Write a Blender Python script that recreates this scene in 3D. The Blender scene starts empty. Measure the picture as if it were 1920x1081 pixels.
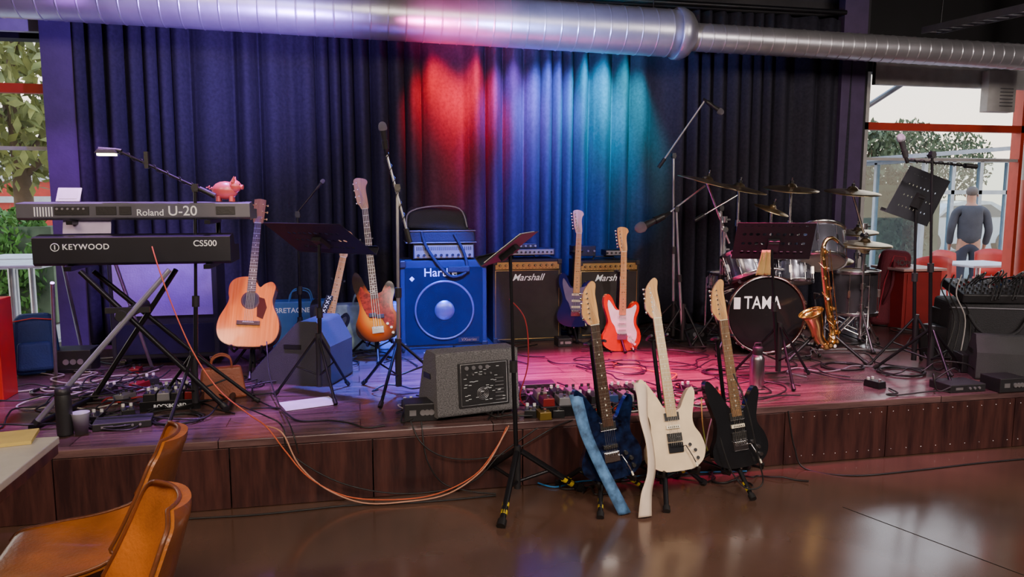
import bpy, math, random
from mathutils import Vector, Matrix, Euler
random.seed(7)
rad=math.radians
V=Vector
CAMH=1.56; F=1400.0; PITCH=rad(6.8); YAW=rad(11.8); ST=0.36
sp,cp=math.sin(PITCH),math.cos(PITCH); sy,cy=math.sin(YAW),math.cos(YAW)
# --- survey helpers: where a sight line meets a real surface (deck, floor, or a vertical plane)
def ray(px,py):
    x=(px-960)/F; v=(540.5-py)/F
    y=cp+v*sp; z=-sp+v*cp
    return V((x*cy+y*sy,-x*sy+y*cy,z))
def G(px,py,z=ST):
    r=ray(px,py); s=(z-CAMH)/r.z
    return V((r.x*s,r.y*s,z))
def W(px,py,Y):
    r=ray(px,py); s=Y/r.y
    return V((r.x*s,Y,CAMH+r.z*s))
def proj(p):
    x=p.x*cy-p.y*sy; y=p.x*sy+p.y*cy; z=p.z-CAMH
    d=y*cp-z*sp; u=x/d; v=(y*sp+z*cp)/d
    return 960+F*u,540.5-F*v
# ---------------- materials
def mat(name,col,rough=.5,metal=0.,var=.12,vs=9.,bump=0.,bs=80.,emit=0.,coat=0.,spec=.5):
    m=bpy.data.materials.new(name); m.use_nodes=True
    nt=m.node_tree; n=nt.nodes; l=nt.links; b=n['Principled BSDF']
    tc=n.new('ShaderNodeTexCoord'); no=n.new('ShaderNodeTexNoise'); no.inputs['Scale'].default_value=vs
    no.inputs['Detail'].default_value=4
    l.new(tc.outputs['Object'],no.inputs['Vector'])
    r=n.new('ShaderNodeValToRGB'); l.new(no.outputs['Fac'],r.inputs['Fac'])
    r.color_ramp.elements[0].position=.3; r.color_ramp.elements[1].position=.7
    r.color_ramp.elements[0].color=(*[c*(1-var) for c in col],1)
    r.color_ramp.elements[1].color=(*[min(1,c*(1+var)) for c in col],1)
    l.new(r.outputs['Color'],b.inputs['Base Color'])
    b.inputs['Roughness'].default_value=rough; b.inputs['Metallic'].default_value=metal
    b.inputs['Specular IOR Level'].default_value=spec
    b.inputs['Coat Weight'].default_value=coat; b.inputs['Coat Roughness'].default_value=.08
    if emit: 
        l.new(r.outputs['Color'],b.inputs['Emission Color']); b.inputs['Emission Strength'].default_value=emit
    if bump:
        n2=n.new('ShaderNodeTexNoise'); n2.inputs['Scale'].default_value=bs; l.new(tc.outputs['Object'],n2.inputs['Vector'])
        bp=n.new('ShaderNodeBump'); bp.inputs['Strength'].default_value=bump; bp.inputs['Distance'].default_value=.01
        l.new(n2.outputs['Fac'],bp.inputs['Height']); l.new(bp.outputs['Normal'],b.inputs['Normal'])
    return m
def woodmat(name,c1,c2,stretch=(1,12,12),scale=3.,rough=.4,planks=None,coat=0.):
    m=mat(name,c1,rough,coat=coat); nt=m.node_tree; n=nt.nodes; l=nt.links; b=n['Principled BSDF']
    tc=n.new('ShaderNodeTexCoord'); mp=n.new('ShaderNodeMapping'); mp.inputs['Scale'].default_value=stretch
    l.new(tc.outputs['Object'],mp.inputs['Vector'])
    no=n.new('ShaderNodeTexNoise'); no.inputs['Scale'].default_value=scale; no.inputs['Detail'].default_value=8; no.inputs['Roughness'].default_value=.65
    l.new(mp.outputs['Vector'],no.inputs['Vector'])
    r=n.new('ShaderNodeValToRGB'); r.color_ramp.elements[0].position=.36; r.color_ramp.elements[1].position=.66
    r.color_ramp.elements[0].color=(*c1,1); r.color_ramp.elements[1].color=(*c2,1)
    l.new(no.outputs['Fac'],r.inputs['Fac']); out=r.outputs['Color']
    if planks:
        br=n.new('ShaderNodeTexBrick'); br.inputs['Scale'].default_value=1.
        br.inputs['Brick Width'].default_value=planks[0]; br.inputs['Row Height'].default_value=planks[1]
        br.inputs['Mortar Size'].default_value=.003; br.inputs['Color1'].default_value=(1,1,1,1); br.inputs['Color2'].default_value=(.6,.6,.6,1); br.inputs['Mortar'].default_value=(.12,.12,.12,1)
        l.new(tc.outputs['Object'],br.inputs['Vector'])
        mx=n.new('ShaderNodeMix'); mx.data_type='RGBA'; mx.blend_type='MULTIPLY'; mx.inputs[0].default_value=1
        l.new(out,mx.inputs[6]); l.new(br.outputs['Color'],mx.inputs[7]); out=mx.outputs[2]
    l.new(out,b.inputs['Base Color'])
    return m
def burstmat(name,c_in,c_mid,c_out,cz,r0,r1,rough=.15):
    m=mat(name,c_in,rough,coat=.8); nt=m.node_tree; n=nt.nodes; l=nt.links; b=n['Principled BSDF']
    tc=n.new('ShaderNodeTexCoord'); mp=n.new('ShaderNodeMapping'); mp.inputs['Location'].default_value=(0,0,-cz*.75); mp.inputs['Scale'].default_value=(1,0,.75)
    l.new(tc.outputs['Object'],mp.inputs['Vector'])
    ln=n.new('ShaderNodeVectorMath'); ln.operation='LENGTH'; l.new(mp.outputs['Vector'],ln.inputs[0])
    mr=n.new('ShaderNodeMapRange'); mr.inputs['From Min'].default_value=r0; mr.inputs['From Max'].default_value=r1
    l.new(ln.outputs['Value'],mr.inputs['Value'])
    r=n.new('ShaderNodeValToRGB'); e=r.color_ramp.elements; e[0].color=(*c_in,1); e[1].color=(*c_out,1)
    k=e.new(.55); k.color=(*c_mid,1); l.new(mr.outputs['Result'],r.inputs['Fac']); l.new(r.outputs['Color'],b.inputs['Base Color'])
    return m
def holesmat(name,col,kx=36.,hr=.30,ux=.8,uz=.75):
    m=mat(name,col,.6,0,spec=.25); nt=m.node_tree; n=nt.nodes; l=nt.links; b=n['Principled BSDF']; out=n['Material Output']
    tc=n.new('ShaderNodeTexCoord'); sx=n.new('ShaderNodeSeparateXYZ'); l.new(tc.outputs['Object'],sx.inputs[0])
    def mth(op,a,bv=None):
        q=n.new('ShaderNodeMath'); q.operation=op
        for i,x in enumerate([a,bv]):
            if x is None: continue
            if isinstance(x,(int,float)): q.inputs[i].default_value=x
            else: l.new(x,q.inputs[i])
        return q.outputs[0]
    fx=mth('SUBTRACT',mth('FRACT',mth('MULTIPLY',sx.outputs['X'],kx)),.5)
    fz=mth('SUBTRACT',mth('FRACT',mth('MULTIPLY',sx.outputs['Z'],kx)),.5)
    d=mth('SQRT',mth('ADD',mth('MULTIPLY',fx,fx),mth('MULTIPLY',fz,fz)))
    hole=mth('LESS_THAN',d,hr)
    band=mth('GREATER_THAN',mth('FRACT',mth('ADD',mth('MULTIPLY',mth('FLOOR',mth('MULTIPLY',sx.outputs['Z'],kx)),.5),.25)),.5)
    inx=mth('LESS_THAN',mth('ABSOLUTE',sx.outputs['X']),ux); inz=mth('LESS_THAN',mth('ABSOLUTE',sx.outputs['Z']),uz)
    fac=mth('MULTIPLY',mth('MULTIPLY',mth('MULTIPLY',hole,band),inx),inz)
    tr=n.new('ShaderNodeBsdfTransparent'); ms=n.new('ShaderNodeMixShader')
    l.new(fac,ms.inputs[0]); l.new(b.outputs[0],ms.inputs[1]); l.new(tr.outputs[0],ms.inputs[2]); l.new(ms.outputs[0],out.inputs[0])
    return m
def glassmat(name,tint=(1,1,1),gl=.06):
    m=bpy.data.materials.new(name); m.use_nodes=True; nt=m.node_tree; n=nt.nodes; l=nt.links
    tr=n.new('ShaderNodeBsdfTransparent'); tr.inputs[0].default_value=(*tint,1)
    g=n.new('ShaderNodeBsdfGlossy'); g.inputs['Roughness'].default_value=.02
    ms=n.new('ShaderNodeMixShader'); ms.inputs[0].default_value=gl
    l.new(tr.outputs[0],ms.inputs[1]); l.new(g.outputs[0],ms.inputs[2]); l.new(ms.outputs[0],n['Material Output'].inputs[0])
    return m
BLK=mat('black_metal',(.018,.018,.022),.35,.5)
BLKP=mat('black_plastic',(.02,.02,.023),.45,bump=.1)
RUB=mat('rubber',(.014,.014,.015),.42)
CHR=mat('chrome',(.85,.85,.88),.2,1.)
SILV=mat('silver_tube',(.55,.56,.6),.3,.8)
TOLEX=mat('black_tolex',(.02,.02,.024),.55,bump=.5,bs=400)
WHT=mat('white_plastic',(.8,.8,.78),.4)
INK=mat('glowing_white_ink',(.85,.85,.85),.5,emit=.15)  # faint emission in the ink brightens the lettering by itself
GOLD=mat('gold_panel',(.75,.5,.18),.3,.8)
BRASS=mat('brass',(.85,.58,.22),.2,1.)
CYM=mat('cymbal_bronze',(.6,.48,.28),.3,1.,bump=.15,bs=200)
RED=mat('red_paint',(.55,.02,.015),.35)
REDD=mat('dull_red_plastic',(.28,.02,.02),.5)
ORG=mat('orange_cable',(.65,.12,.04),.5)
DARKW=woodmat('stage_panel_wood',(.03,.012,.013),(.10,.036,.03),(9,9,1),1.8,.36)
DECKM=woodmat('stage_deck_wood',(.09,.048,.05),(.21,.12,.115),(1,10,10),2.5,.24,planks=(1.4,.17))
ROSE=woodmat('rosewood',(.035,.016,.01),(.09,.04,.022),(20,20,1),3,.4)
MAPLE=woodmat('maple',(.6,.3,.1),(.82,.48,.2),(20,20,1),3,.3,coat=.4)
SPRUCE=woodmat('spruce_top',(.7,.19,.015),(.88,.31,.04),(30,30,1),2,.22,coat=.6)
MAHO=woodmat('mahogany',(.22,.06,.02),(.4,.13,.05),(20,20,1),3,.25,coat=.5)
# ---------------- mesh builder
class B:
    def __init__(s): s.v=[];s.f=[];s.fm=[];s.fs=[];s.mats=[]
    def add(s,vs,fs,m,smooth=False,M=None):
        o=len(s.v)
        for p in vs:
            p=V(p); s.v.append(M@p if M is not None else p)
        if m not in s.mats: s.mats.append(m)
        k=s.mats.index(m)
        for f in fs: s.f.append([i+o for i in f]); s.fm.append(k); s.fs.append(smooth)
        return s
    def box(s,c,d,m,M=None,top=1.0,topy=None):
        x,y,z=d[0]/2,d[1]/2,d[2]/2; ty=top if topy is None else topy
        vs=[(-x,-y,-z),(x,-y,-z),(x,y,-z),(-x,y,-z),(-x*top,-y*ty,z),(x*top,-y*ty,z),(x*top,y*ty,z),(-x*top,y*ty,z)]
        vs=[V(p)+V(c) for p in vs]
        return s.add(vs,[(3,2,1,0),(4,5,6,7),(0,1,5,4),(1,2,6,5),(2,3,7,6),(3,0,4,7)],m,False,M)
    def cyl(s,a,b,r,m,r2=None,n=14,cap=True):
        a=V(a);b=V(b); r2=r if r2 is None else r2
        d=(b-a).normalized(); u=d.orthogonal().normalized(); w=d.cross(u)
        vs=[]
        for p,rr in((a,r),(b,r2)):
            for i in range(n):
                t=2*math.pi*i/n; vs.append(p+u*math.cos(t)*rr+w*math.sin(t)*rr)
        s.add(vs,[(i,(i+1)%n,(i+1)%n+n,i+n) for i in range(n)],m,True)
        if cap: s.add(vs,[tuple(range(n))[::-1],tuple(range(n,2*n))],m)
        return s
    def tube(s,pts,r,m,n=7,cap=True):
        pts=[V(p) for p in pts]; N=len(pts)
        rs=r if isinstance(r,(list,tuple)) else [r]*N
        vs=[]; u=None
        for i,p in enumerate(pts):
            d=(pts[min(i+1,N-1)]-pts[max(i-1,0)])
            d=d.normalized() if d.length>1e-7 else V((0,0,1))
            if u is None: u=d.orthogonal().normalized()
            else:
                u=u-d*u.dot(d); u=u.normalized() if u.length>1e-6 else d.orthogonal().normalized()
            w=d.cross(u)
            for k in range(n):
                t=2*math.pi*k/n; vs.append(p+u*math.cos(t)*rs[i]+w*math.sin(t)*rs[i])
        fs=[(i*n+k,i*n+(k+1)%n,(i+1)*n+(k+1)%n,(i+1)*n+k) for i in range(N-1) for k in range(n)]
        s.add(vs,fs,m,True)
        if cap: s.add(vs,[tuple(range(n))[::-1],tuple(range((N-1)*n,N*n))],m)
        return s
    def lathe(s,prof,m,M=None,n=28,smooth=True):
        vs=[];N=len(prof)
        for r,z in prof:
            for k in range(n):
                t=2*math.pi*k/n; vs.append((r*math.cos(t),r*math.sin(t),z))
        fs=[(i*n+k,i*n+(k+1)%n,(i+1)*n+(k+1)%n,(i+1)*n+k) for i in range(N-1) for k in range(n)]
        return s.add(vs,fs,m,smooth,M)
    def prism(s,out,y0,y1,m,M=None,smooth=False):
        n=len(out)
        vs=[(x,y0,z) for x,z in out]+[(x,y1,z) for x,z in out]
        s.add(vs,[(i,i+n,(i+1)%n+n,(i+1)%n) for i in range(n)],m,smooth,M)
        return s.add(vs,[tuple(range(n)),tuple(range(n,2*n))[::-1]],m,False,M)
    def sph(s,c,r,m,sc=(1,1,1),n=14,M=None):
        k=n//2+1
        vs=[]
        for i in range(k+1):
            a=math.pi*i/k
            for j in range(n):
                t=2*math.pi*j/n
                vs.append((c[0]+r*sc[0]*math.sin(a)*math.cos(t),c[1]+r*sc[1]*math.sin(a)*math.sin(t),c[2]-r*sc[2]*math.cos(a)))
        fs=[(i*n+j,i*n+(j+1)%n,(i+1)*n+(j+1)%n,(i+1)*n+j) for i in range(k) for j in range(n)]
        return s.add(vs,fs,m,True,M)
    def obj(s,name,parent=None,loc=(0,0,0),rot=(0,0,0),bev=0,sub=0,label=None,solid=0,seg=2):
        me=bpy.data.meshes.new(name); me.from_pydata([tuple(p) for p in s.v],[],s.f)
        for m in s.mats: me.materials.append(m)
        me.polygons.foreach_set('material_index',s.fm); me.polygons.foreach_set('use_smooth',s.fs); me.update()
        o=bpy.data.objects.new(name,me); bpy.context.scene.collection.objects.link(o)
        o.parent=parent; o.location=loc; o.rotation_euler=rot
        if solid:
            q=o.modifiers.new('Solidify','SOLIDIFY'); q.thickness=solid; q.offset=0
        if bev:
            q=o.modifiers.new('Bevel','BEVEL'); q.width=bev; q.segments=seg; q.limit_method='ANGLE'; q.angle_limit=rad(40); q.harden_normals=False
        if sub:
            q=o.modifiers.new('Sub','SUBSURF'); q.levels=sub; q.render_levels=sub
        if label: o['label']=label
        return o
def meta(o,label,cat,group=None,kind=None):
    o['label']=label; o['category']=cat
    if group:o['group']=group
    if kind:o['kind']=kind
    return o
def struct(o): o['kind']='structure'; return o
def thing(name,label,cat,loc,rot=(0,0,0),group=None):
    e=bpy.data.objects.new(name,None); bpy.context.scene.collection.objects.link(e)
    e.empty_display_size=.1; e.location=loc; e.rotation_euler=rot
    return meta(e,label,cat,group)
def dup(o,parent,loc=None,rot=None):
    c=o.copy(); bpy.context.scene.collection.objects.link(c); c.parent=parent
    if loc is not None:c.location=loc
    if rot is not None:c.rotation_euler=rot
    return c
def catm(pts,k=4,closed=True):
    n=len(pts); out=[]; P=[V(p) for p in pts]
    rng=range(n) if closed else range(n-1)
    for i in rng:
        if closed: a,b,c,d=P[(i-1)%n],P[i],P[(i+1)%n],P[(i+2)%n]
        else: a,b,c,d=P[max(i-1,0)],P[i],P[i+1],P[min(i+2,n-1)]
        for j in range(k):
            t=j/k
            out.append(.5*((2*b)+(c-a)*t+(2*a-5*b+4*c-d)*t*t+(3*b-a-3*c+d)*t**3))
    if not closed: out.append(P[-1])
    return out
def text(s,size,m,parent,loc,rot=(rad(90),0,0),name='lettering',bold=.0,shear=0,align='CENTER',ext=.0008,space=1.0,sx=1.):
    cu=bpy.data.curves.new('t','FONT'); cu.body=s; cu.size=size; cu.extrude=ext; cu.offset=bold*size; cu.shear=shear; cu.space_character=space
    cu.align_x=align; cu.align_y='CENTER'
    t=bpy.data.objects.new('t',cu); bpy.context.scene.collection.objects.link(t)
    bpy.context.view_layer.update()
    me=bpy.data.meshes.new_from_object(t.evaluated_get(bpy.context.evaluated_depsgraph_get()))
    bpy.data.objects.remove(t)
    me.materials.clear(); me.materials.append(m)
    if sx!=1.:
        for v in me.vertices: v.co.x*=sx
    o=bpy.data.objects.new(name,me); bpy.context.scene.collection.objects.link(o)
    o.parent=parent; o.location=loc; o.rotation_euler=rot
    return o
# ================= CAMERA
cam=bpy.data.cameras.new('camera'); co=bpy.data.objects.new('camera',cam); bpy.context.scene.collection.objects.link(co)
co.location=(0,0,CAMH); co.rotation_euler=(rad(90)-PITCH,0,-YAW); cam.sensor_width=36; cam.lens=F/1920*36; cam.clip_start=.05; cam.clip_end=300
bpy.context.scene.camera=co
# ================= ROOM
SF=3.845; CURY=6.7; WY=6.95
XL,XR,YB,ZC=-5.2,8.2,-3.2,3.7
DARKC=mat('black_ceiling',(.006,.006,.008),.8)
WALLD=mat('dark_wall',(.03,.028,.035),.7,bump=.2,bs=30)
WALLP=mat('plaster_wall',(.07,.045,.12),.7,bump=.15,bs=40)
fm=mat('polished_concrete',(.11,.058,.04),.16,var=.3,vs=1.6,spec=.8,coat=.35)
nt=fm.node_tree;n=nt.nodes;l=nt.links;b=n['Principled BSDF']
tc=n.new('ShaderNodeTexCoord'); no=n.new('ShaderNodeTexNoise'); no.inputs['Scale'].default_value=.9; no.inputs['Detail'].default_value=7
l.new(tc.outputs['Object'],no.inputs['Vector']); mr=n.new('ShaderNodeMapRange'); mr.inputs['From Min'].default_value=.35;mr.inputs['From Max'].default_value=.7;mr.inputs['To Min'].default_value=.12;mr.inputs['To Max'].default_value=.3
l.new(no.outputs['Fac'],mr.inputs['Value']); l.new(mr.outputs['Result'],b.inputs['Roughness']); b.inputs['Coat Roughness'].default_value=.14
fl=B().box(((XL+XR)/2,(YB+WY)/2,-.05),(XR-XL,WY-YB,.1),fm)
SEAM=mat('floor_joint',(.012,.008,.006),.7)
p1=G(1580,950,0);p2=G(1920,1078,0);d=(p2-p1); p0=p1; p3=p2+d
nn=V((-d.y,d.x,0)).normalized()*.003
fl.add([p0-nn+V((0,0,.0008)),p3-nn+V((0,0,.0008)),p3+nn+V((0,0,.0008)),p0+nn+V((0,0,.0008))],[(0,1,2,3)],SEAM)
struct(fl.obj('floor'))
struct(B().box(((XL+XR)/2,(YB+WY)/2,ZC+.05),(XR-XL,WY-YB,.1),DARKC).obj('ceiling'))
struct(B().box((XL-.05,(YB+WY)/2,ZC/2),(.1,WY-YB,ZC),WALLD).obj('wall_left'))
struct(B().box((XR+.05,(YB+WY)/2,ZC/2),(.1,WY-YB,ZC),WALLD).obj('wall_right'))
struct(B().box(((XL+XR)/2,YB-.05,ZC/2),(XR-XL,.1,ZC),WALLD).obj('wall_front'))
LW=W(90,300,6.69).x; RW=W(1618,300,WY).x
ZT=2.86
wb=B()
wb.box(((LW+RW)/2,WY+.08,ZC/2),(RW-LW,.16,ZC),WALLD)
wb.box(((XL+LW)/2,WY+.08,(ZT+ZC)/2),(LW-XL,.16,ZC-ZT),DARKC)
wb.box(((XR+RW)/2,WY+.08,(ZT+ZC)/2),(XR-RW,.16,ZC-ZT),DARKC)
struct(wb.obj('wall_back'))
CL=W(150,300,CURY).x; CR=W(1572,300,CURY).x
struct(B().box(((LW+CL)/2,6.74,ZC/2),(CL-LW,.1,ZC),WALLP).obj('wall_wing'))
struct(B().box((W(1596,300,6.66).x,6.74,ZC/2),(.26,.1,ZC),WALLP).obj('wall_wing'))
FRR=mat('red_window_frame',(.5,.04,.02),.4); FRW=mat('blind_box_white',(.5,.5,.5),.5); GL=glassmat('window_glass')
def window(nm,x0,x1,zbar):
    w=B()
    w.box(((x0+x1)/2,WY+.03,zbar),(x1-x0,.07,.075),FRR)
    w.box(((x0+x1)/2,WY+.03,.12),(x1-x0,.07,.12),FRR)
    w.box(((x0+x1)/2,WY+.03,1.98),(x1-x0,.04,.03),FRW)
    for x in (x0+.02,x1-.02): w.box((x,WY+.03,ZT/2),(.04,.07,ZT),FRR if x>3 and x>x0+1 else FRW)
    w.add([(x0,WY+.05,.1),(x1,WY+.05,.1),(x1,WY+.05,ZT),(x0,WY+.05,ZT)],[(0,1,2,3)],GL)
    return struct(w.obj(nm))
window('window_1',XL,LW,W(40,165,WY).z)
RW2=W(1916,300,WY).x
window('window_2',RW,RW2,W(1760,239,WY).z)
struct(B().box(((RW2+XR)/2,WY+.08,ZT/2),(XR-RW2,.16,ZT),FRR).obj('wall_pier'))
def blind(nm,x0,x1,z0,z1):
    b=B(); k=8; h=(z1-z0)/k
    for i in range(k): b.cyl((x0,WY-.1,z0+h*(i+.5)),(x1,WY-.1,z0+h*(i+.5)),h*.52,FRW,n=10)
    b.box(((x0+x1)/2,WY-.1,(z0+z1)/2),(x1-x0,.06,z1-z0),FRW)
    return struct(b.obj(nm))
blind('trim_1',XL,LW,W(40,64,WY).z,W(40,64,WY).z+.24); blind('trim_2',RW,RW2,W(1760,166,WY).z,W(1760,166,WY).z+.3)
VENT=mat('vent_slot',(.2,.2,.22),.5)
bx=B(); c=W(1872,172,6.75); bx.box(tuple(c),(.34,.1,.42),FRW)
for i in range(6): bx.box((c.x+.05,c.y-.055,c.z-.15+i*.035),(.16,.01,.012),VENT)
meta(bx.obj('wall_heater',bev=.006),'white boxy wall unit mounted beside the window blind','wall unit')
PX=W(1932,400,6.2)
pl=B(); pl.cyl((PX.x,6.2,1.75),(PX.x,6.2,ZC),.1,FRW,n=28); pl.cyl((PX.x,6.2,0),(PX.x,6.2,1.75),.1,FRR,n=28)
meta(struct(pl.obj('trim_3')),'round white pillar with red lower part','pillar')
# ================= CURTAIN
cm=mat('curtain_velvet',(.03,.029,.045),.8,var=.2,vs=40,bump=.2,bs=300,spec=.15)
def curtain():
    b=B(); x0,x1=CL-.05,CR+.1; n=1300; rows=9; z0,z1=ST+.02,3.3
    ph=[];a=0
    for i in range(n+1):
        a+= .20+.09*math.sin(i*.019)+.07*math.sin(i*.051+1)
        ph.append(a)
    vs=[]
    for r in range(rows+1):
        f=r/rows; z=z0+(z1-z0)*f
        for i in range(n+1):
            t=i/n; x=x0+(x1-x0)*t
            amp=.06*(1.1-.35*f)+.014*math.sin(i*.033)
            s=math.sin(ph[i]+.3*math.sin(f*2.5+i*.01)); s=s*abs(s)**.2 if s else 0
            vs.append((x+.018*math.cos(ph[i])*(1-f*.4),CURY+amp*s+.02*math.sin(i*.02+f),z))
    m=n+1
    fs=[(r*m+i,r*m+i+1,(r+1)*m+i+1,(r+1)*m+i) for r in range(rows) for i in range(n)]
    b.add(vs,fs,cm,True)
    return meta(b.obj('stage_curtain',solid=.004),'tall dark navy pleated stage curtain behind the instruments','curtain')
curtain()
meta(B().cyl((CL,6.7,3.36),(CR,6.7,3.36),.025,BLK).obj('curtain_rail'),'black round curtain rail above the stage','curtain rail')
# ================= DUCTS
GALV=mat('galvanised_steel',(.6,.6,.66),.36,.8,var=.12,vs=5,bump=.06,bs=20)
def duct(a,b,r,label,pitch,flange=None):
    a=V(a);b=V(b);L=(b-a).length; bb=B(); M=Matrix.Translation(a)@(b-a).to_track_quat('Z','Y').to_matrix().to_4x4()
    prof=[(0.001,0)]; z=0
    while z<L-pitch:
        prof+=[(r,z),(r,z+.004),(r,z+pitch-.018),(r,z+pitch-.013),(r+.0035,z+pitch-.009),(r+.0035,z+pitch-.005),(r,z+pitch-.001)]; z+=pitch
    prof+=[(r,L),(.001,L)]
    bb.lathe(prof,GALV,M,n=48,smooth=True)
    e=thing('ventilation_duct',label,'ventilation duct',(0,0,0))
    o=bb.obj('duct_pipe',e)
    if flange:
        q=B(); q.lathe([(r-.06,L-.02),(r+.012,L-.07),(r+.02,L-.06),(r+.02,L-.01),(r+.012,L+.01),(r*.96,L+.05),(r*.72,L+.09)],GALV,M,n=48)
        q.obj('end_flange',e)
    return e
DY=6.05
t1=W(1278,64,DY); t0=W(-120,-28,DY+.05)
dr=.5*(W(1285,20,DY).z-W(1285,108,DY).z)
duct(t0,t1,dr,'large galvanised spiral ventilation duct hanging above the stage',.135,True)
t2=W(1290,69,DY); t3=W(2000,112,DY); dr2=.5*(W(1290,43,DY).z-W(1290,96,DY).z)
duct(t2+V((-.03,0,0)),t3,dr2,'narrower galvanised spiral duct continuing past the flange',.11)
for px in (480,795,1225):
    q=W(px,20,DY); meta(B().cyl((q.x,DY,t1.z+dr-.02),(q.x,DY,ZC),.005,BLK).obj('duct_hanger'),'thin black threaded rod holding the duct','duct hanger')
TR=mat('tray_steel',(.3,.31,.33),.4,.8)
def tray(a,b,label):
    a=V(a);b=V(b); d=(b-a); L=d.length; M=Matrix.Translation(a)@d.to_track_quat('Y','Z').to_matrix().to_4x4(); q=B()
    for x in(-.08,.08): q.box((x,L/2,.02),(.006,L,.06),TR,M)
    k=int(L/.12)
    for i in range(k): q.box((0,(i+.5)*L/k,0),(.16,.02,.006),TR,M)
    q.cyl(M@V((.0,L*.1,.02)),M@V((.0,L*.1,.9)),.006,BLK)
    meta(q.obj('cable_tray'),label,'cable tray')
tray(W(1742,62,6.3),W(1990,8,4.9),'perforated steel cable tray hanging from the black ceiling')
for px in(1030,1640):
    q=W(px,10,5.0); meta(B().box((q.x,2.2,3.5),(.09,8,.16),BLK).obj('ceiling_beam'),'black steel beam under the ceiling','beam')
# ================= STAGE
e=thing('stage','low stage platform of dark stained wood with plank deck','stage',(0,0,0))
sx0,sx1=-4.2,7.9
B().box(((sx0+sx1)/2,(SF+WY-.05)/2,ST-.02),(sx1-sx0,WY-.05-SF,.04),DECKM).obj('deck',e,bev=.004)
B().box(((sx0+sx1)/2,SF+.04,ST-.07),(sx1-sx0,.06,.06),RUB).obj('edge_batten',e)
xs=sorted([sx0,W(-300,900,SF).x,W(100,900,SF).x,W(432,900,SF).x,W(700,900,SF).x,W(980,900,SF).x,W(1250,900,SF).x,W(1470,830,SF).x,W(1660,830,SF).x,W(1900,800,SF).x,sx1])
for a,b_ in zip(xs[:-1],xs[1:]):
    q=B(); q.box(((a+b_)/2,SF+.012,(ST-.04)/2),(b_-a-.006,.024,ST-.045),DARKW)
    for i in range(9):
        x=a+.04+(b_-a-.08)*i/8
        if a>W(1440,830,SF).x: q.sph((x,SF-.001,.05),.004,CHR,n=6); q.sph((x,SF-.001,ST-.075),.004,CHR,n=6)
    q.obj('front_panel',e,bev=.002)
B().box(((sx0+sx1)/2,SF+.6,ST/2-.03),(sx1-sx0-.1,.1,ST-.07),RUB).obj('inner_frame',e)
# ================= helpers for stands
YT=mat('yellow_tape',(.6,.45,.01),.5)
def legs(e,r,hz,m=BLK,a0=0,n=3,foot=RUB,tr=.009,brace=True,tip=None,z0=0.012):
    b=B(); b.tube([(.018,0,hz),(r,0,z0)],tr,m,n=8)
    b.cyl((r*.93,0,z0+(hz-z0)*.07),(r*1.02,0,z0),tr*1.45,foot,n=10)
    if tip:
        for f in(.86,.76): b.cyl((r*f,0,z0+(hz-z0)*(1-f)),(r*(f-.05),0,z0+(hz-z0)*(1-f+.05)),tr*1.08,tip,n=10)
    if brace: b.tube([(.015,0,hz*.38),(r*.5,0,z0+(hz-z0)*.5)],tr*.6,m,n=6)
    o=b.obj('leg',e,rot=(0,0,a0))
    for i in range(1,n): dup(o,e,(0,0,0),(0,0,a0+i*2*math.pi/n))
def coilpts(a,b,r,turns,n=None):
    a=V(a);b=V(b);d=(b-a).normalized();u=d.orthogonal().normalized();w=d.cross(u);n=n or turns*8
    return [a+(b-a)*(i/n)+(u*math.cos(i/n*turns*2*math.pi)+w*math.sin(i/n*turns*2*math.pi))*r for i in range(n+1)]
MESHM=mat('mic_grille',(.3,.3,.33),.5,.7,bump=.8,bs=900)
def micparts(e,tip,d,s=1.0):
    d=V(d).normalized(); tip=V(tip)
    M=Matrix.Translation(tip)@d.to_track_quat('Z','Y').to_matrix().to_4x4()
    b=B(); b.lathe([(.001,-.17*s),(.011*s,-.17*s),(.013*s,-.1*s),(.019*s,-.03*s),(.022*s,-.018*s)],BLKP,M,n=16)
    b.obj('microphone',e)
    g=B(); g.lathe([(.022*s,-.02*s),(.026*s,-.012*s),(.026*s,-.004*s),(.024*s,.01*s),(.018*s,.022*s),(.008*s,.029*s),(.001,.03*s)],MESHM,M,n=18); g.obj('microphone_grille',e)
    c=B(); c.cyl(M@V((0,0,-.13*s)),M@V((0,0,-.08*s)),.017*s,RUB,.019*s); c.obj('microphone_clip',e)
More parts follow.
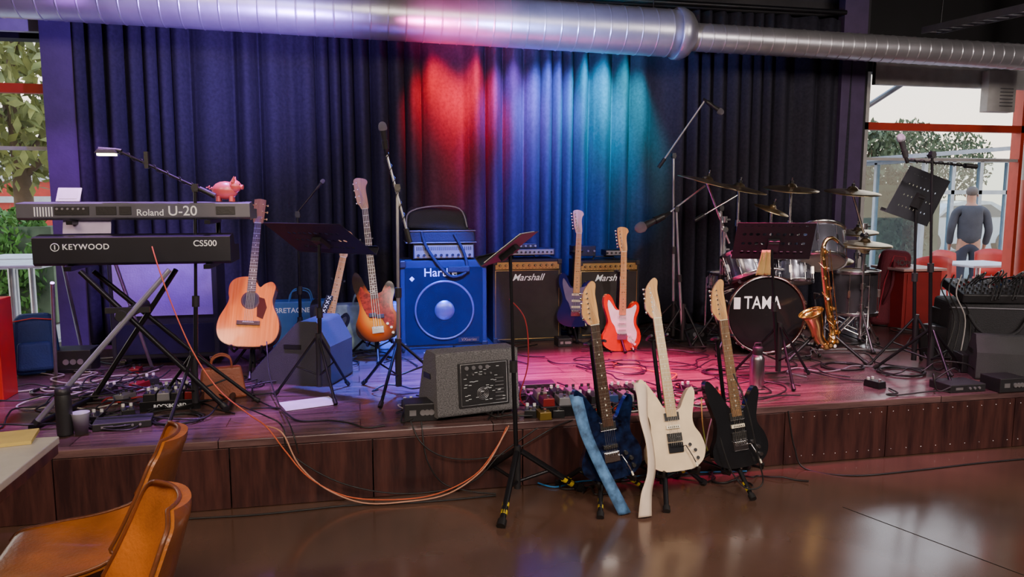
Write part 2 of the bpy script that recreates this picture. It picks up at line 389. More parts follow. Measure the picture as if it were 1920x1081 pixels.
def micstand(label,base,top,A,Bp,mic=True,lr=.3,a0=.5,tm=BLK,hz=.32,tip=None,wrap=True,micdir=None,cat='microphone stand',name='microphone_stand',pr=.012,ms=1.0,cw=True):
    base=V(base); e=thing(name,label,cat,base); L=lambda p:V(p)-base
    legs(e,lr,hz,BLK,a0,tip=tip,tr=.01)
    t=L(top); mid=t*.5
    b=B(); b.cyl((0,0,.05),(0,0,hz+.03),.02,BLKP); b.tube([(0,0,.07),mid],pr,tm,n=10); b.tube([mid,t],pr*.75,tm,n=10); b.cyl(mid-t.normalized()*.03,mid+t.normalized()*.03,pr*1.7,BLKP); b.obj('pole',e)
    if A is not None:
        A=L(A);Bq=L(Bp); d=(Bq-A).normalized()
        b=B(); b.tube([A,Bq],.0075,tm,n=9); b.obj('boom_arm',e)
        b=B(); b.cyl(t-V((0,.018,0)),t+V((0,.018,0)),.019,BLKP); b.box(t,(.03,.03,.045),BLKP); b.tube([t+V((0,.02,0)),t+V((.0,.045,.0)),t+V((.02,.05,-.02))],.004,BLKP); b.obj('boom_clutch',e)
        if cw:
            b=B(); b.cyl(A-d*.01,A+d*.08,.016,RUB); b.obj('counterweight',e)
        if mic:
            md=V(micdir).normalized() if micdir else d
            micparts(e,Bq+md*.15*ms,md,ms)
        if wrap:
            pts=coilpts(A+d*.1,Bq,.013,6)
            b=B(); b.tube(pts,.003,RUB,n=5); b.obj('cable',e)
    return e
PAPER=mat('paper',(.75,.74,.7),.7)
HOLE=holesmat('perforated_black_steel',(.022,.022,.028),24.,.32,.2,.14)
HOLE2=holesmat('perforated_slate_steel',(.03,.032,.04),26.,.17,.17,.13)
def musicstand(label,base,c,w,h,tilt,yaw,roll=0,lr=.28,a0=.4,m=None,papers=False,hz=.36,polem=BLK,tip=None,tr=.009):
    base=V(base); e=thing('music_stand',label,'music stand',base); c=V(c)-base
    legs(e,lr,hz,BLK,a0,tr=tr,tip=tip)
    b=B(); b.cyl((0,0,.06),(0,0,hz+.03),.018,BLKP); tp=c+V((0,.02,-.03)); mid=tp*.55
    b.tube([(0,0,.06),mid],.0125,polem,n=10); b.tube([mid,tp],.009,polem,n=10); b.cyl(mid-V((0,0,.03)),mid+V((0,0,.03)),.02,BLKP); b.obj('pole',e)
    hm=m or HOLE
    R=(rad(tilt),rad(roll),rad(yaw))
    q=B()
    vs=[(-w/2,0,-h/2),(w/2,0,-h/2),(w/2*.96,0,h/2),(-w/2*.96,0,h/2)]
    q.add(vs,[(0,1,2,3)],hm)
    d=q.obj('desk',e,loc=c,rot=R,solid=.0025)
    q=B(); q.box((0,.022,-h/2),(w,.05,.004),BLKP); q.box((0,.047,-h/2+.01),(w,.003,.022),BLKP); q.obj('ledge',e,loc=c,rot=R,bev=.001)
    q=B(); q.box((0,-.015,-h*.08),(.07,.025,.1),BLKP); q.cyl((-.03,-.02,0),(.03,-.02,0),.012,BLKP); q.obj('bracket',e,loc=c,rot=R)
    if papers:
        q=B(); q.box((0,.01,0),(w*.8,.003,h*.9),PAPER); q.obj('sheet_music',e,loc=c,rot=R)
    return e
# ================= GUITARS
STRAT=[(0,0),(.08,.008),(.14,.045),(.162,.105),(.15,.165),(.122,.215),(.122,.265),(.14,.32),(.138,.37),(.112,.395),(.08,.375),(.05,.33),(.0,.325),(-.035,.335),(-.06,.37),(-.085,.425),(-.118,.455),(-.148,.43),(-.152,.37),(-.13,.30),(-.115,.235),(-.13,.175),(-.155,.115),(-.145,.05),(-.085,.008)]
SUPER=[(x*.94,z) for x,z in [(0,.0),(.085,.006),(.148,.04),(.172,.10),(.158,.165),(.128,.215),(.124,.262),(.142,.325),(.158,.385),(.146,.415),(.118,.4),(.085,.355),(.055,.31),(0,.305),(-.035,.325),(-.06,.37),(-.1,.435),(-.138,.478),(-.16,.465),(-.16,.40),(-.14,.32),(-.124,.245),(-.138,.17),(-.168,.11),(-.158,.045),(-.09,.006)]]
ACOU=[(0,0),(.1,.006),(.17,.04),(.2,.11),(.192,.19),(.155,.27),(.142,.32),(.15,.375),(.155,.42),(.128,.45),(.085,.435),(.055,.41),(.03,.44),(.0,.475),(-.06,.478),(-.115,.46),(-.145,.42),(-.147,.36),(-.14,.32),(-.155,.27),(-.192,.19),(-.2,.11),(-.17,.04),(-.1,.006)]
BASSB=[(0,0),(.08,.008),(.14,.045),(.165,.11),(.155,.18),(.13,.24),(.13,.30),(.15,.36),(.145,.42),(.112,.44),(.08,.41),(.05,.36),(.0,.35),(-.035,.37),(-.06,.42),(-.09,.50),(-.125,.53),(-.15,.49),(-.15,.42),(-.13,.34),(-.118,.27),(-.135,.20),(-.16,.13),(-.15,.055),(-.085,.008)]
HEADS={'strat':[(-.021,0),(-.03,.03),(-.038,.05),(-.052,.165),(-.04,.188),(-.01,.192),(.022,.18),(.033,.155),(.022,.135),(.018,.1),(.024,.04),(.021,0)],
 'point':[(-.021,0),(-.04,.03),(-.052,.06),(-.042,.12),(-.03,.17),(.01,.215),(.03,.20),(.022,.15),(.024,.09),(.024,.04),(.021,0)],
 'three':[(-.022,0),(-.032,.025),(-.036,.16),(-.03,.172),(0,.178),(.03,.172),(.036,.16),(.032,.025),(.022,0)],
 'bass':[(-.021,0),(-.035,.03),(-.05,.06),(-.06,.2),(-.05,.235),(-.02,.24),(.025,.225),(.036,.2),(.02,.16),(.024,.05),(.021,0)]}
GOLDS=mat('string_steel',(.7,.68,.6),.3,1.)
BLKPU=mat('pickup_black',(.02,.02,.02),.4); CREAM=mat('cream_plastic',(.85,.78,.6),.4); FRET=mat('fret_wire',(.75,.72,.65),.3,1.)
def gpose(base,L,top,tl=(0,30)):
    best=None
    for ti in range(int(tl[0]*2),int(tl[1]*2)+1):
        for ri in range(-80,81):
            t=rad(ti/2); r=rad(ri/2)
            d=Euler((-t,r,0)).to_matrix()@V((0,0,1))
            x,y=proj(base+d*L); q=(x-top[0])**2+(y-top[1])**2
            if best is None or q<best[0]: best=(q,t,r)
    return best[1],best[2]
def guitar(label,base,top,kind='strat',body=None,back=None,pg=None,neck=None,fb=None,head='strat',headm=None,pk='sss',tl=(2,28),yaw=0,name='electric_guitar',cat='guitar',hw=CHR,pkm=None,knobm=None,tune=None):
    neck=neck or MAPLE; fb=fb or ROSE; headm=headm or neck
    ac=kind=='acoustic'; bs=kind=='bass'
    out={'strat':STRAT,'super':SUPER,'acoustic':ACOU,'bass':BASSB}[kind]
    out=[(p[0],p[1]) for p in catm([(a,b,0) for a,b in out],4)]
    zn={'strat':.32,'super':.305,'acoustic':.42,'bass':.35}[kind]; nut={'strat':.79,'super':.79,'acoustic':.86,'bass':1.0}[kind]
    dep={'acoustic':.10}.get(kind,.045)
    Lh={'strat':.19,'point':.215,'three':.178,'bass':.24}[head]; LT=nut+Lh
    base=V(base); tilt,roll=gpose(base,LT,top,tl)
    e=thing(name,label,cat,base,(-tilt,roll,rad(yaw)))
    yf=-dep/2
    if ac:
        b=B(); b.prism(out,yf+.004,dep/2,back,smooth=True); b.obj('body',e,bev=.004)
        b=B(); b.prism([(x*.985,z*.985+.004) for x,z in out],yf,yf+.005,body); 
        t=b.obj('soundboard',e)
        b=B(); M=Matrix.Translation((0,yf-.0006,.315))@Matrix.Rotation(rad(90),4,'X')
        b.lathe([(.001,0),(.05,0)],RUB,M,n=32); b.lathe([(.05,0),(.058,.0008),(.062,0)],ROSE,M,n=32); b.obj('sound_hole',e)
        b=B(); b.prism([(.052,.34),(.09,.33),(.11,.27),(.09,.19),(.05,.205),(.045,.27),(.058,.30)],yf-.0018,yf-.0002,pg or mat('tortoise_dark',(.08,.02,.01),.2)); b.obj('pickguard',e)
        b=B(); b.box((0,yf-.006,.16),(.15,.012,.028),ROSE); b.box((0,yf-.014,.163),(.075,.004,.003),CREAM); b.obj('bridge',e,bev=.002)
        by=.163; fy=yf-.005
    else:
        b=B(); b.prism(out,yf,dep/2,body,smooth=True); b.obj('body',e,bev=.008,seg=3)
        by=.13 if not bs else .1; fy=yf-.012
        if pg:
            P={'strat':[(.02,.335),(.075,.345),(.11,.37),(.118,.34),(.098,.27),(.1,.21),(.125,.15),(.118,.085),(.09,.06),(.05,.085),(.045,.13),(-.03,.135),(-.06,.2),(-.085,.235),(-.1,.28),(-.12,.36),(-.115,.41),(-.085,.375),(-.05,.33)],
               'bass':[(.02,.355),(.09,.385),(.12,.4),(.125,.36),(.108,.3),(.105,.24),(.13,.18),(.11,.1),(.06,.12),(.03,.17),(-.05,.18),(-.08,.23),(-.1,.29),(-.11,.38),(-.09,.42),(-.06,.37)]}.get('bass' if bs else 'strat')
            b=B(); P=[(p[0],p[1]) for p in catm([(x,z,0) for x,z in P],3)]; b.prism(P,yf-.0025,yf-.0002,pg); b.obj('pickguard',e)
        pkm=pkm or CREAM
        if bs:
            for x,z in((-.028,.2),(.028,.185)):
                q=B(); q.box((x,yf-.007,z),(.055,.014,.03),BLKPU); q.obj('pickup',e,bev=.003)
        else:
            for i,z in enumerate((.17,.222,.275)):
                k=pk[i]
                if k=='-':continue
                q=B()
                if k=='s': q.box((0,yf-.006,z),(.075,.01,.018),pkm)
                else:
                    q.box((0,yf-.006,z),(.078,.01,.038),BLKPU); q.tube([(-.04,yf-.009,z-.02),(.04,yf-.009,z-.02),(.04,yf-.009,z+.02),(-.04,yf-.009,z+.02),(-.04,yf-.009,z-.02)],.0015,CHR,n=5)
                for j in range(6):
                    q.cyl((-.026+j*.0105,yf-.011,z),(-.026+j*.0105,yf-.0125,z),.0032,CHR,n=8)
                q.obj('pickup',e,bev=.003)
        q=B(); q.box((0,yf-.006,by-.012),(.08 if not bs else .085,.01,.05),hw)
        for j in range(6 if not bs else 4):
            st=.0105 if not bs else .018; q.box((-.5*(5 if not bs else 3)*st+j*st,yf-.013,by),(st*.8,.008,.02),hw)
        q.obj('bridge',e,bev=.001)
        if not bs:
            q=B(); q.tube([(.035,yf-.01,by-.01),(.045,yf-.03,by-.005),(.07,yf-.035,by-.06),(.085,yf-.035,by-.1)],.0028,hw,n=7); q.cyl((.083,yf-.035,by-.095),(.088,yf-.035,by-.115),.005,CREAM); q.obj('tremolo_arm',e)
        km=knobm or CREAM
        kn=None
        for x,z in ((.075,.125),(.1,.095),(.108,.055)):
            if kn is None:
                q=B(); q.cyl((0,0,0),(0,-.014,0),.0115,km,.0095,n=16); kn=q.obj('control_knob',e,loc=(x,yf,z),bev=.0015)
            else: dup(kn,e,(x,yf,z))
        q=B(); q.cyl((0,dep/2-.02,-.012),(0,dep/2-.02,0.004),.007,hw,n=10); q.obj('strap_button',e)
    w0,w1=(.028,.0225)
    b=B(); z0=zn-(.02 if not ac else 0)
    vs=[];N=9
    for z,w,dd in((z0,w0,.026),(zn+.06,w0*.97,.024),(nut,w1,.019)):
        for i in range(N):
            a=math.pi*i/(N-1); vs.append((w*math.cos(a),fy+.004+dd*math.sin(a),z))
    b.add(vs,[(r*N+i,r*N+i+1,(r+1)*N+i+1,(r+1)*N+i) for r in range(2) for i in range(N-1)]+[tuple(range(N))[::-1]],neck,True)
    if ac: b.box((0,.0,zn+.03),(.05,.07,.03),neck)
    b.obj('neck',e)
    zf=zn-.03 if not ac else .375
    b=B(); b.add([(-w0,fy-.003,zf),(w0,fy-.003,zf),(w1,fy-.003,nut),(-w1,fy-.003,nut),(-w0,fy+.006,zf),(w0,fy+.006,zf),(w1,fy+.006,nut),(-w1,fy+.006,nut)],[(0,1,2,3),(7,6,5,4),(0,4,5,1),(1,5,6,2),(3,2,6,7),(0,3,7,4)],fb)
    S=nut-by
    for k in range(1,23):
        z=nut-S*(1-2**(-k/12))
        if z<zf+.005:break
        wz=w1+(w0-w1)*(nut-z)/(nut-zf)
        b.box((0,fy-.0036,z),(wz*2,.0018,.002),FRET)
        if k in(3,5,7,9,12,15,17,19,21):
            zz=nut-S*(1-2**(-(k-.5)/12)); 
            for xx in((-.008,.008) if k==12 else (0,)): b.cyl((xx,fy-.003,zz),(xx,fy-.0037,zz),.004,CREAM if fb is not MAPLE else BLKPU,n=8)
    b.box((0,fy-.004,nut),(w1*2,.006,.004),CREAM)
    b.obj('fretboard',e)
    ho=[(p[0]*1.08,p[1]) for p in catm([(a,c_,0) for a,c_ in HEADS[head]],3)]
    b=B(); b.prism([(x,z+nut) for x,z in ho],fy+.002,fy+.016,headm); 
    b.obj('headstock',e,bev=.002)
    tm=tune or hw
    q=B(); q.cyl((0,-.008,0),(0,.02,0),.004,tm,n=10); q.cyl((0,.016,0),(-.022,.016,0),.003,tm,n=8); q.sph((-.028,.016,0),.009,tm,sc=(.7,.45,1),n=10)
    if head=='three': tp=[(-.024,.035+.05*i,0) for i in range(3)]+[(.024,.035+.05*i,1) for i in range(3)]
    elif head=='bass': tp=[(-.03-.004*i,.05+.05*i,0) for i in range(4)]
    else: tp=[(-.022-.0038*i*(1 if head=='strat' else -.1),.035+.025*i,0) for i in range(6)]
    o=None
    for x,z,s in tp:
        if o is None: o=q.obj('tuning_peg',e,loc=(x,fy,nut+z))
        else: dup(o,e,(x,fy,nut+z),(0,rad(180) if s else 0,0))
    b=B(); ns=4 if bs else 6
    for j in range(ns):
        t=(j/(ns-1)-.5); z,xx=(nut+tp[min(j,len(tp)-1)][1],tp[min(j,len(tp)-1)][0]) if head!='three' else (nut+.05,t*.04)
        b.tube([(t*.053,fy-.008,by),(t*.035,fy-.007,nut),(xx,fy-.003,z)],.0007+.0004*(1-j/ns)+(.0007 if bs else 0),GOLDS,n=4)
    b.obj('strings',e)
    return e,tilt,roll
def gstand(label,gb,tilt,roll,zf,height=.62,lr=.26,a0=-1.57,tip=None,yoke=True,tr=.01):
    gb=V(gb); bx_=gb.x+math.sin(roll)*.15; by_=gb.y+.13+.1*math.sin(tilt)
    e=thing('guitar_stand',label,'guitar stand',(bx_,by_,zf)); base=V((bx_,by_,zf)); L=lambda p:V(p)-base
    legs(e,lr,.22,BLK,a0,tip=tip,tr=tr)
    d=Euler((-tilt,roll,0)).to_matrix(); P=lambda x,y,z: L(gb+d@V((x,y,z)))
    top=P(0,.075,height)
    b=B(); b.cyl((0,0,.05),(0,0,.25),.018,BLKP); b.tube([(0,0,.08),(0,0,.24),P(0,.1,.3),top],.011,BLK,n=10); b.obj('pole',e)
    b=B(); c0=P(0,.075,.06)
    b.tube([(0,0,.2),P(0,.085,.1),c0],.012,BLK,n=8)
    for s in(-1,1):
        b.tube([c0,P(s*.07,.07,.01),P(s*.09,.05,-.018),P(s*.095,-.045,-.016),P(s*.095,-.06,.01)],.008,RUB,n=8)
    b.obj('cradle',e)
    if yoke:
        b=B(); 
        for s in(-1,1): b.tube([top,P(s*.04,.06,height+.01),P(s*.046,.0,height+.02),P(s*.044,-.035,height+.02)],.007,RUB,n=8)
        b.obj('neck_yoke',e)
    return e
gb=W(464,652,5.15)
BNECK=woodmat('brown_neck_wood',(.25,.1,.03),(.4,.18,.06),(20,20,1),3,.3,coat=.4)
r=guitar('honey-coloured acoustic guitar with cutaway body on a black stand',gb,(484,378),'acoustic',SPRUCE,MAHO,head='three',headm=BNECK,neck=BNECK,name='acoustic_guitar',yaw=-4,tune=GOLD)
gstand('low black stand holding the acoustic guitar',gb,r[1],r[2],ST,.3,.2,yoke=False)
BURST=burstmat('three_tone_sunburst',(.95,.36,.012),(.5,.07,.003),(.015,.004,.002),.22,.05,.175)
TORT=mat('tortoise_guard',(.32,.02,.008),.15,var=.6,vs=60,coat=.5)
gb=W(712,640,5.55)
r=guitar('sunburst electric bass with tortoiseshell pickguard on a stand',gb,(672,335),'bass',BURST,pg=TORT,neck=BNECK,headm=woodmat('tan_headstock',(.4,.18,.06),(.6,.3,.1),(20,20,1),3,.3),head='bass',pk='---',name='bass_guitar',cat='bass guitar',knobm=CHR,yaw=-6)
gstand('black tripod stand holding the bass guitar',gb,r[1],r[2],ST,.75,.24)
BLKG=mat('gloss_black_finish',(.012,.012,.014),.12,coat=1.)
gb=W(600,680,5.5)
r=guitar('electric guitar with amber maple neck and black strap with crosses',gb,(660,408),'strat',BLKG,pg=BLKPU,neck=MAPLE,fb=MAPLE,head='strat',pk='-h-',tl=(2,24))
gstand('black stand behind the floor monitor',gb,r[1],r[2],ST,.6,.2)
STR=mat('black_strap',(.02,.02,.02),.8)
b=B(); 
for i in range(12):
    x0=-.10+.006*i; b.box((x0,-.05,.12+.033*i),(.05,.004,.034),STR)
    for s in(-1,1): b.box((x0,-.053,.12+.033*i),(.032,.002,.005),INK,Matrix.Translation((x0,0,.12+.033*i))@Matrix.Rotation(rad(45*s),4,'Y')@Matrix.Translation((-x0,0,-.12-.033*i)))
b.obj('guitar_strap',r[0],label='black strap with white crosses')
gb=W(1076,612,6.0)
NAVY=mat('deep_blue_finish',(.012,.012,.1),.15,coat=.8)
r=guitar('dark blue electric guitar with maple neck in front of combo amplifier',gb,(1086,386),'strat',NAVY,pg=mat('pearl_dark_guard',(.14,.12,.22),.2),neck=MAPLE,fb=MAPLE,yaw=0)
gstand('black tripod stand holding the dark blue guitar',gb,r[1],r[2],ST,.62,.22)
FIESTA=mat('orange_red_finish',(.6,.008,.001),.15,coat=.4)
gb=W(1163,657,5.55)
r=guitar('bright red electric guitar with white pickguard and maple neck',gb,(1168,395),'strat',FIESTA,pg=mat('white_guard',(.85,.85,.85),.25),neck=MAPLE,fb=MAPLE,pkm=WHT,knobm=WHT)
gstand('black tripod stand holding the red guitar',gb,r[1],r[2],ST,.62,.24)
SRED=mat('red_strap',(.35,.01,.03),.7)
b=B(); b.tube([V(p) for p in catm([(.1,.03,.3),(.15,.03,.1),(.1,-.02,-.03),(.0,-.06,-.07),(-.12,-.04,-.02)],4,False)],.012,SRED,n=6); b.obj('guitar_strap',r[0])
# front row on the floor
GY=3.46
PSY=mat('blue_sparkle_burst',(.003,.008,.03),.15,var=.9,vs=28,coat=.7)
gb1=W(1150,896,GY); r1=guitar('dark blue mottled electric guitar with rosewood neck hanging on a stand',gb1,(1100,528),'super',PSY,head='point',headm=MAPLE,pk='s-h',neck=MAPLE,pkm=BLKPU,knobm=BLKPU,fb=ROSE)
gstand('black hanging stand with yellow-taped legs holding the dark blue guitar',gb1,r1[1],r1[2],0,.68,.27,-1.9,tip=YT,tr=.013)
CRM=mat('cream_white_finish',(.84,.66,.44),.15,coat=.8)
PALEF=woodmat('pale_fretboard',(.5,.34,.15),(.68,.5,.26),(20,20,1),3,.35)
gb2=W(1270,882,GY-.02); r2=guitar('cream white double-cutaway electric guitar hanging on a stand',gb2,(1217,524),'super',CRM,head='point',headm=MAPLE,pk='hsh',neck=MAPLE,knobm=CHR,hw=BLK,fb=PALEF,tune=CHR)
gstand('black hanging stand holding the cream white guitar',gb2,r2[1],r2[2],0,.68,.27,-1.9,tr=.013)
BRNF=woodmat('brown_fretboard',(.16,.08,.035),(.3,.17,.08),(20,20,1),3,.35)
gb3=W(1390,874,GY+.06); r3=guitar('glossy black pointed-horn electric guitar hanging on a stand',gb3,(1340,524),'super',BLKG,head='point',headm=MAPLE,pk='hsh',neck=MAPLE,knobm=CHR,fb=BRNF)
gstand('black hanging stand holding the glossy black guitar',gb3,r3[1],r3[2],0,.68,.27,-1.5,tip=YT,tr=.013)
def strap(e,pts,w,m,label,tw=.5):
    b=B(); P=catm(pts,6,False); vs=[]
    for i,p in enumerate(P):
        a=tw*math.sin(i/len(P)*3.2); dx,dy=w/2*math.cos(a),w/2*math.sin(a)
        for f in(-1,-.33,.33,1): vs.append((p.x+dx*f,p.y+dy*f-.006*(1-f*f),p.z))
    b.add(vs,[(4*i+j,4*i+j+1,4*i+j+5,4*i+j+4) for i in range(len(P)-1) for j in range(3)],m,True)
    return b.obj('guitar_strap',e,solid=.004,label=label)
BST=mat('blue_strap',(.07,.17,.34),.7,var=.6,vs=25)
strap(r1[0],[(-.14,-.01,.46),(-.14,-.05,.38),(-.125,-.06,.26),(-.085,-.065,.12),(-.045,-.07,.0),(.01,-.08,-.16)],.065,BST,'pale blue strap',.35)
WST=mat('cream_strap',(.72,.58,.46),.7)
strap(r2[0],[(-.14,-.01,.465),(-.15,-.05,.40),(-.16,-.055,.28),(-.15,-.06,.15),(-.165,-.07,.02),(-.21,-.08,-.08),(-.235,-.08,-.19)],.07,WST,'cream leather strap',.7)
# ================= AMPS
GR1=mat('grille_cloth',(.045,.038,.036),.8,bump=.7,bs=500)
def combo(label,c0,c1,front,Y,zb,depth,word,gm=GR1,plate=GOLD,cab=TOLEX):
    w=c1-c0; h=front-zb
    e=thing('guitar_amplifier',label,'amplifier',((c0+c1)/2,Y+depth/2,zb))
    yf=-depth/2; t=.022
    b=B(); b.box((0,.01,h/2),(w,depth-.02,h),cab); 
    for s in(-1,1): b.box((s*(w/2-t/2),yf+.005,h/2),(t,.03,h),cab)
    b.box((0,yf+.005,t/2),(w,.03,t),cab); b.box((0,yf+.005,h-t/2),(w,.03,t),cab); b.obj('cabinet',e,bev=.006)
    ph=.06
    b=B(); b.box((0,yf-.002,h-t-ph/2),(w-2*t,.012,ph),plate)
    for i in range(18): b.box((-w/2+.05+(w-.1)*i/17,yf-.0085,h-t-ph*.85),(.012,.001,.003),BLKPU)
    b.obj('control_panel',e)
    kn=None
    for i in range(10):
        x=-w/2+.06+(w-.14)*i/9
        if kn is None:
            q=B(); q.cyl((0,0,0),(0,-.018,0),.0115,BLKPU,.009,n=12); q.cyl((0,-.018,0),(0,-.019,0),.006,GOLD,n=10); kn=q.obj('control_knob',e,loc=(x,yf-.008,h-t-ph*.45))
        else: dup(kn,e,(x,yf-.008,h-t-ph*.45))
    gh=h-2*t-ph-.01
    b=B(); b.box((0,yf,t+gh/2),(w-2*t-.004,.014,gh),gm); 
    b.tube([(-w/2+t,yf-.008,t+.004),(w/2-t,yf-.008,t+.004),(w/2-t,yf-.008,t+gh),(-w/2+t,yf-.008,t+gh),(-w/2+t,yf-.008,t+.004)],.003,GOLD,n=6)
    b.obj('speaker_grille',e)
    if word: text(word,.08,INK,e,(.0,yf-.012,t+gh-.06),shear=.4,bold=.004,name='logo_lettering')
    b=B(); b.tube([(-.1,0,h),(-.09,0,h+.025),(.09,0,h+.025),(.1,0,h)],.009,RUB); b.obj('handle',e)
    o=None
    for sx in(-1,1):
        for z in(.02,h-.02):
            if o is None: b=B(); b.box((0,0,0),(.038,.036,.044),BLKP); o=b.obj('corner_protector',e,loc=(sx*(w/2-.017),yf-.004,z),bev=.006)
            else: dup(o,e,(sx*(w/2-.017),yf-.004,z))
    return e
YA=6.1
x0=W(924,560,YA).x; x1=W(1052,560,YA).x
combo('black guitar combo amplifier with gold control panel and script logo',x0,x1,W(985,486,YA).z,YA,ST,.3,'Marshall')
x0=W(1084,560,YA+.05).x; x1=W(1197,560,YA+.05).x
combo('black guitar combo amplifier with gold panel partly behind guitars',x0,x1,W(1140,488,YA+.05).z,YA+.05,ST,.3,'Marshall')
YH=5.95; hx0=W(752,600,YH).x; hx1=W(913,600,YH).x; hz1=W(830,488,YH).z; hw_=hx1-hx0; hh=hz1-ST
e=thing('bass_speaker_cabinet','large black bass speaker cabinet with round metal cone','speaker cabinet',((hx0+hx1)/2,YH+.2,ST))
HCAR=mat('blue_grey_carpet',(.04,.045,.08),.8,bump=.8,bs=500)
b=B(); b.box((0,0,hh/2),(hw_,.4,hh),HCAR); b.obj('cabinet',e,bev=.012)
GRL=mat('speaker_mesh',(.05,.055,.085),.4,.6,bump=1.,bs=700)
b=B(); b.box((0,-.205,hh/2-.01),(hw_-.07,.015,hh-.09),GRL); b.obj('speaker_grille',e,bev=.005)
M=Matrix.Translation((0,-.214,hh*.44))@Matrix.Rotation(rad(90),4,'X')
CONE=mat('cone_metal',(.2,.22,.34),.35,.7); R_=hw_*.34
b=B(); b.lathe([(R_,-.002),(R_*1.03,.004),(R_*.99,.005),(R_*.96,.003)],CONE,M,n=48); b.lathe([(R_*.96,.002),(R_*.6,.0005),(R_*.35,.0)],GRL,M,n=48)
for i in range(10):
    rr=R_*(.42+.05*i); b.lathe([(rr-.0015,.002),(rr,.003),(rr+.0015,.002)],GRL,M,n=48)
b.lathe([(R_*.34,.002),(R_*.3,.01),(R_*.15,.018),(.001,.02)],CONE,M,n=32); b.obj('speaker_cone',e)
text('Hartke',.095,INK,e,(-.03,-.216,hh*.865),bold=.004,name='logo_lettering')
b=B(); b.box((hw_*.28,-.215,.07),(.17,.006,.04),BLKP); b.obj('badge',e)
text('VXseries',.035,GOLD,e,(hw_*.28,-.22,.07),bold=.004,shear=.2,name='badge_lettering')
b=B(); b.add([(-hw_*.4,-.215,hh*.8),(-hw_*.37,-.215,hh*.83),(-hw_*.34,-.215,hh*.8),(-hw_*.37,-.215,hh*.77)],[(0,1,2,3)],INK); b.obj('warning_sticker',e)
o=None
for sx in(-1,1):
    for z in(.025,hh-.025):
        if o is None: b=B(); b.box((0,0,0),(.05,.05,.06),BLKP); o=b.obj('corner_protector',e,loc=(sx*(hw_/2-.02),-.19,z),bev=.01)
        else: dup(o,e,(sx*(hw_/2-.02),-.19,z))
az0=hz1; ax0=W(775,470,YH+.02).x; ax1=W(890,470,YH+.02).x; ah=.13
e=thing('bass_amplifier_head','silver-fronted bass amplifier head on the speaker cabinet','amplifier',((ax0+ax1)/2,YH+.2,az0)); aw=ax1-ax0
b=B(); b.box((0,0,ah/2+.005),(aw,.32,ah-.01),BLKP); b.obj('chassis',e,bev=.004)
b=B(); b.box((0,-.162,ah/2+.005),(aw-.02,.006,ah-.03),SILV)
for i in range(28): b.box((-aw/2+.03+i*(aw-.06)/27,-.167,ah*.72),(.006,.004,.03),BLKP)
b.obj('front_panel',e)
kn=None
for i in range(10):
    x=-aw/2+.04+i*(aw-.08)/9
    if kn is None: q=B(); q.cyl((0,0,0),(0,-.018,0),.011,BLKPU,n=12); kn=q.obj('control_knob',e,loc=(x,-.165,ah*.32))
    else: dup(kn,e,(x,-.165,ah*.32))
NYL=mat('black_nylon',(.02,.02,.025),.7,bump=.5,bs=150); PIPE=mat('grey_piping',(.22,.22,.26),.5)
bc=V(((ax0+ax1)/2-.02,YH+.2,az0+ah)); e=thing('equipment_bag','black nylon bag with grey piping on the bass amplifier','bag',bc)
b=B(); b.box((0,0,.055),(.56,.36,.11),NYL,top=.98); b.obj('bag_body',e,bev=.03,seg=4)
b=B(); b.box((-.03,.03,.19),(.53,.28,.19),NYL,Matrix.Rotation(rad(-6),4,'X')@Matrix.Rotation(rad(4),4,'Y'),top=.9,topy=.5); b.obj('bag_flap',e,bev=.045,seg=4)
b=B()
for z,w,d_ in((.012,.56,.36),(.105,.55,.35)):
    b.tube([(-w/2,-d_/2,z),(w/2,-d_/2,z),(w/2,d_/2,z),(-w/2,d_/2,z),(-w/2,-d_/2,z)],.005,PIPE,n=6)
b.tube(catm([(-.27,-.09,.12),(-.25,-.08,.25),(-.06,-.06,.3),(.16,-.07,.28),(.22,-.09,.13)],5,False),.006,PIPE,n=6); b.obj('piping',e)
b=B(); P=catm([(-.16,-.18,.1),(-.12,-.2,-.03),(.0,-.22,-.2),(.08,-.225,-.26),(.19,-.22,-.22),(.18,-.2,-.08),(.1,-.18,.08)],6,False)
b.tube(P,.013,NYL,n=6); b.obj('shoulder_strap',e)
b=B(); b.box((.13,-.22,-.2),(.18,.03,.055),NYL); b.obj('handle_wrap',e,bev=.012)
def rackbox(label,c,w,d,h,m,panel,nk=8,name='audio_mixer',cat='audio device',rz=0):
    e=thing(name,label,cat,c,(0,0,rad(rz)))
    b=B(); b.box((0,0,h/2),(w,d,h),m); b.obj('housing',e,bev=.004)
    b=B(); b.box((0,-d/2-.001,h/2),(w*.94,.003,h*.75),panel); b.obj('front_panel',e)
    q=B(); q.cyl((0,0,0),(0,-.012,0),min(.009,h*.25),BLKPU if panel is not BLKP else SILV,n=10); o=None
    for i in range(nk):
        x=-w*.42+w*.84*i/max(1,nk-1)
        if o is None:o=q.obj('control_knob',e,loc=(x,-d/2-.002,h*.5))
        else: dup(o,e,(x,-d/2-.002,h*.5))
    return e
mz=W(985,486,YA).z
rackbox('flat silver rack unit with knobs on the combo amplifier',(W(1000,480,YA).x,YA+.15,mz+.03),.4,.2,.055,BLKP,SILV,10)
rackbox('small dark effects unit stacked on the rack unit',(W(990,472,YA).x,YA+.17,mz+.087),.2,.15,.04,BLKP,BLKP,5,'effects_unit')
mz2=W(1140,488,YA).z
rackbox('small black effects box on the second combo amplifier',(W(1105,470,YA).x,YA+.2,mz2+.03),.2,.14,.09,BLKP,BLKP,4,'effects_unit')
rackbox('low black power unit on the second combo amplifier',(W(1160,470,YA).x,YA+.2,mz2+.03),.14,.14,.05,BLKP,SILV,4,'effects_unit')
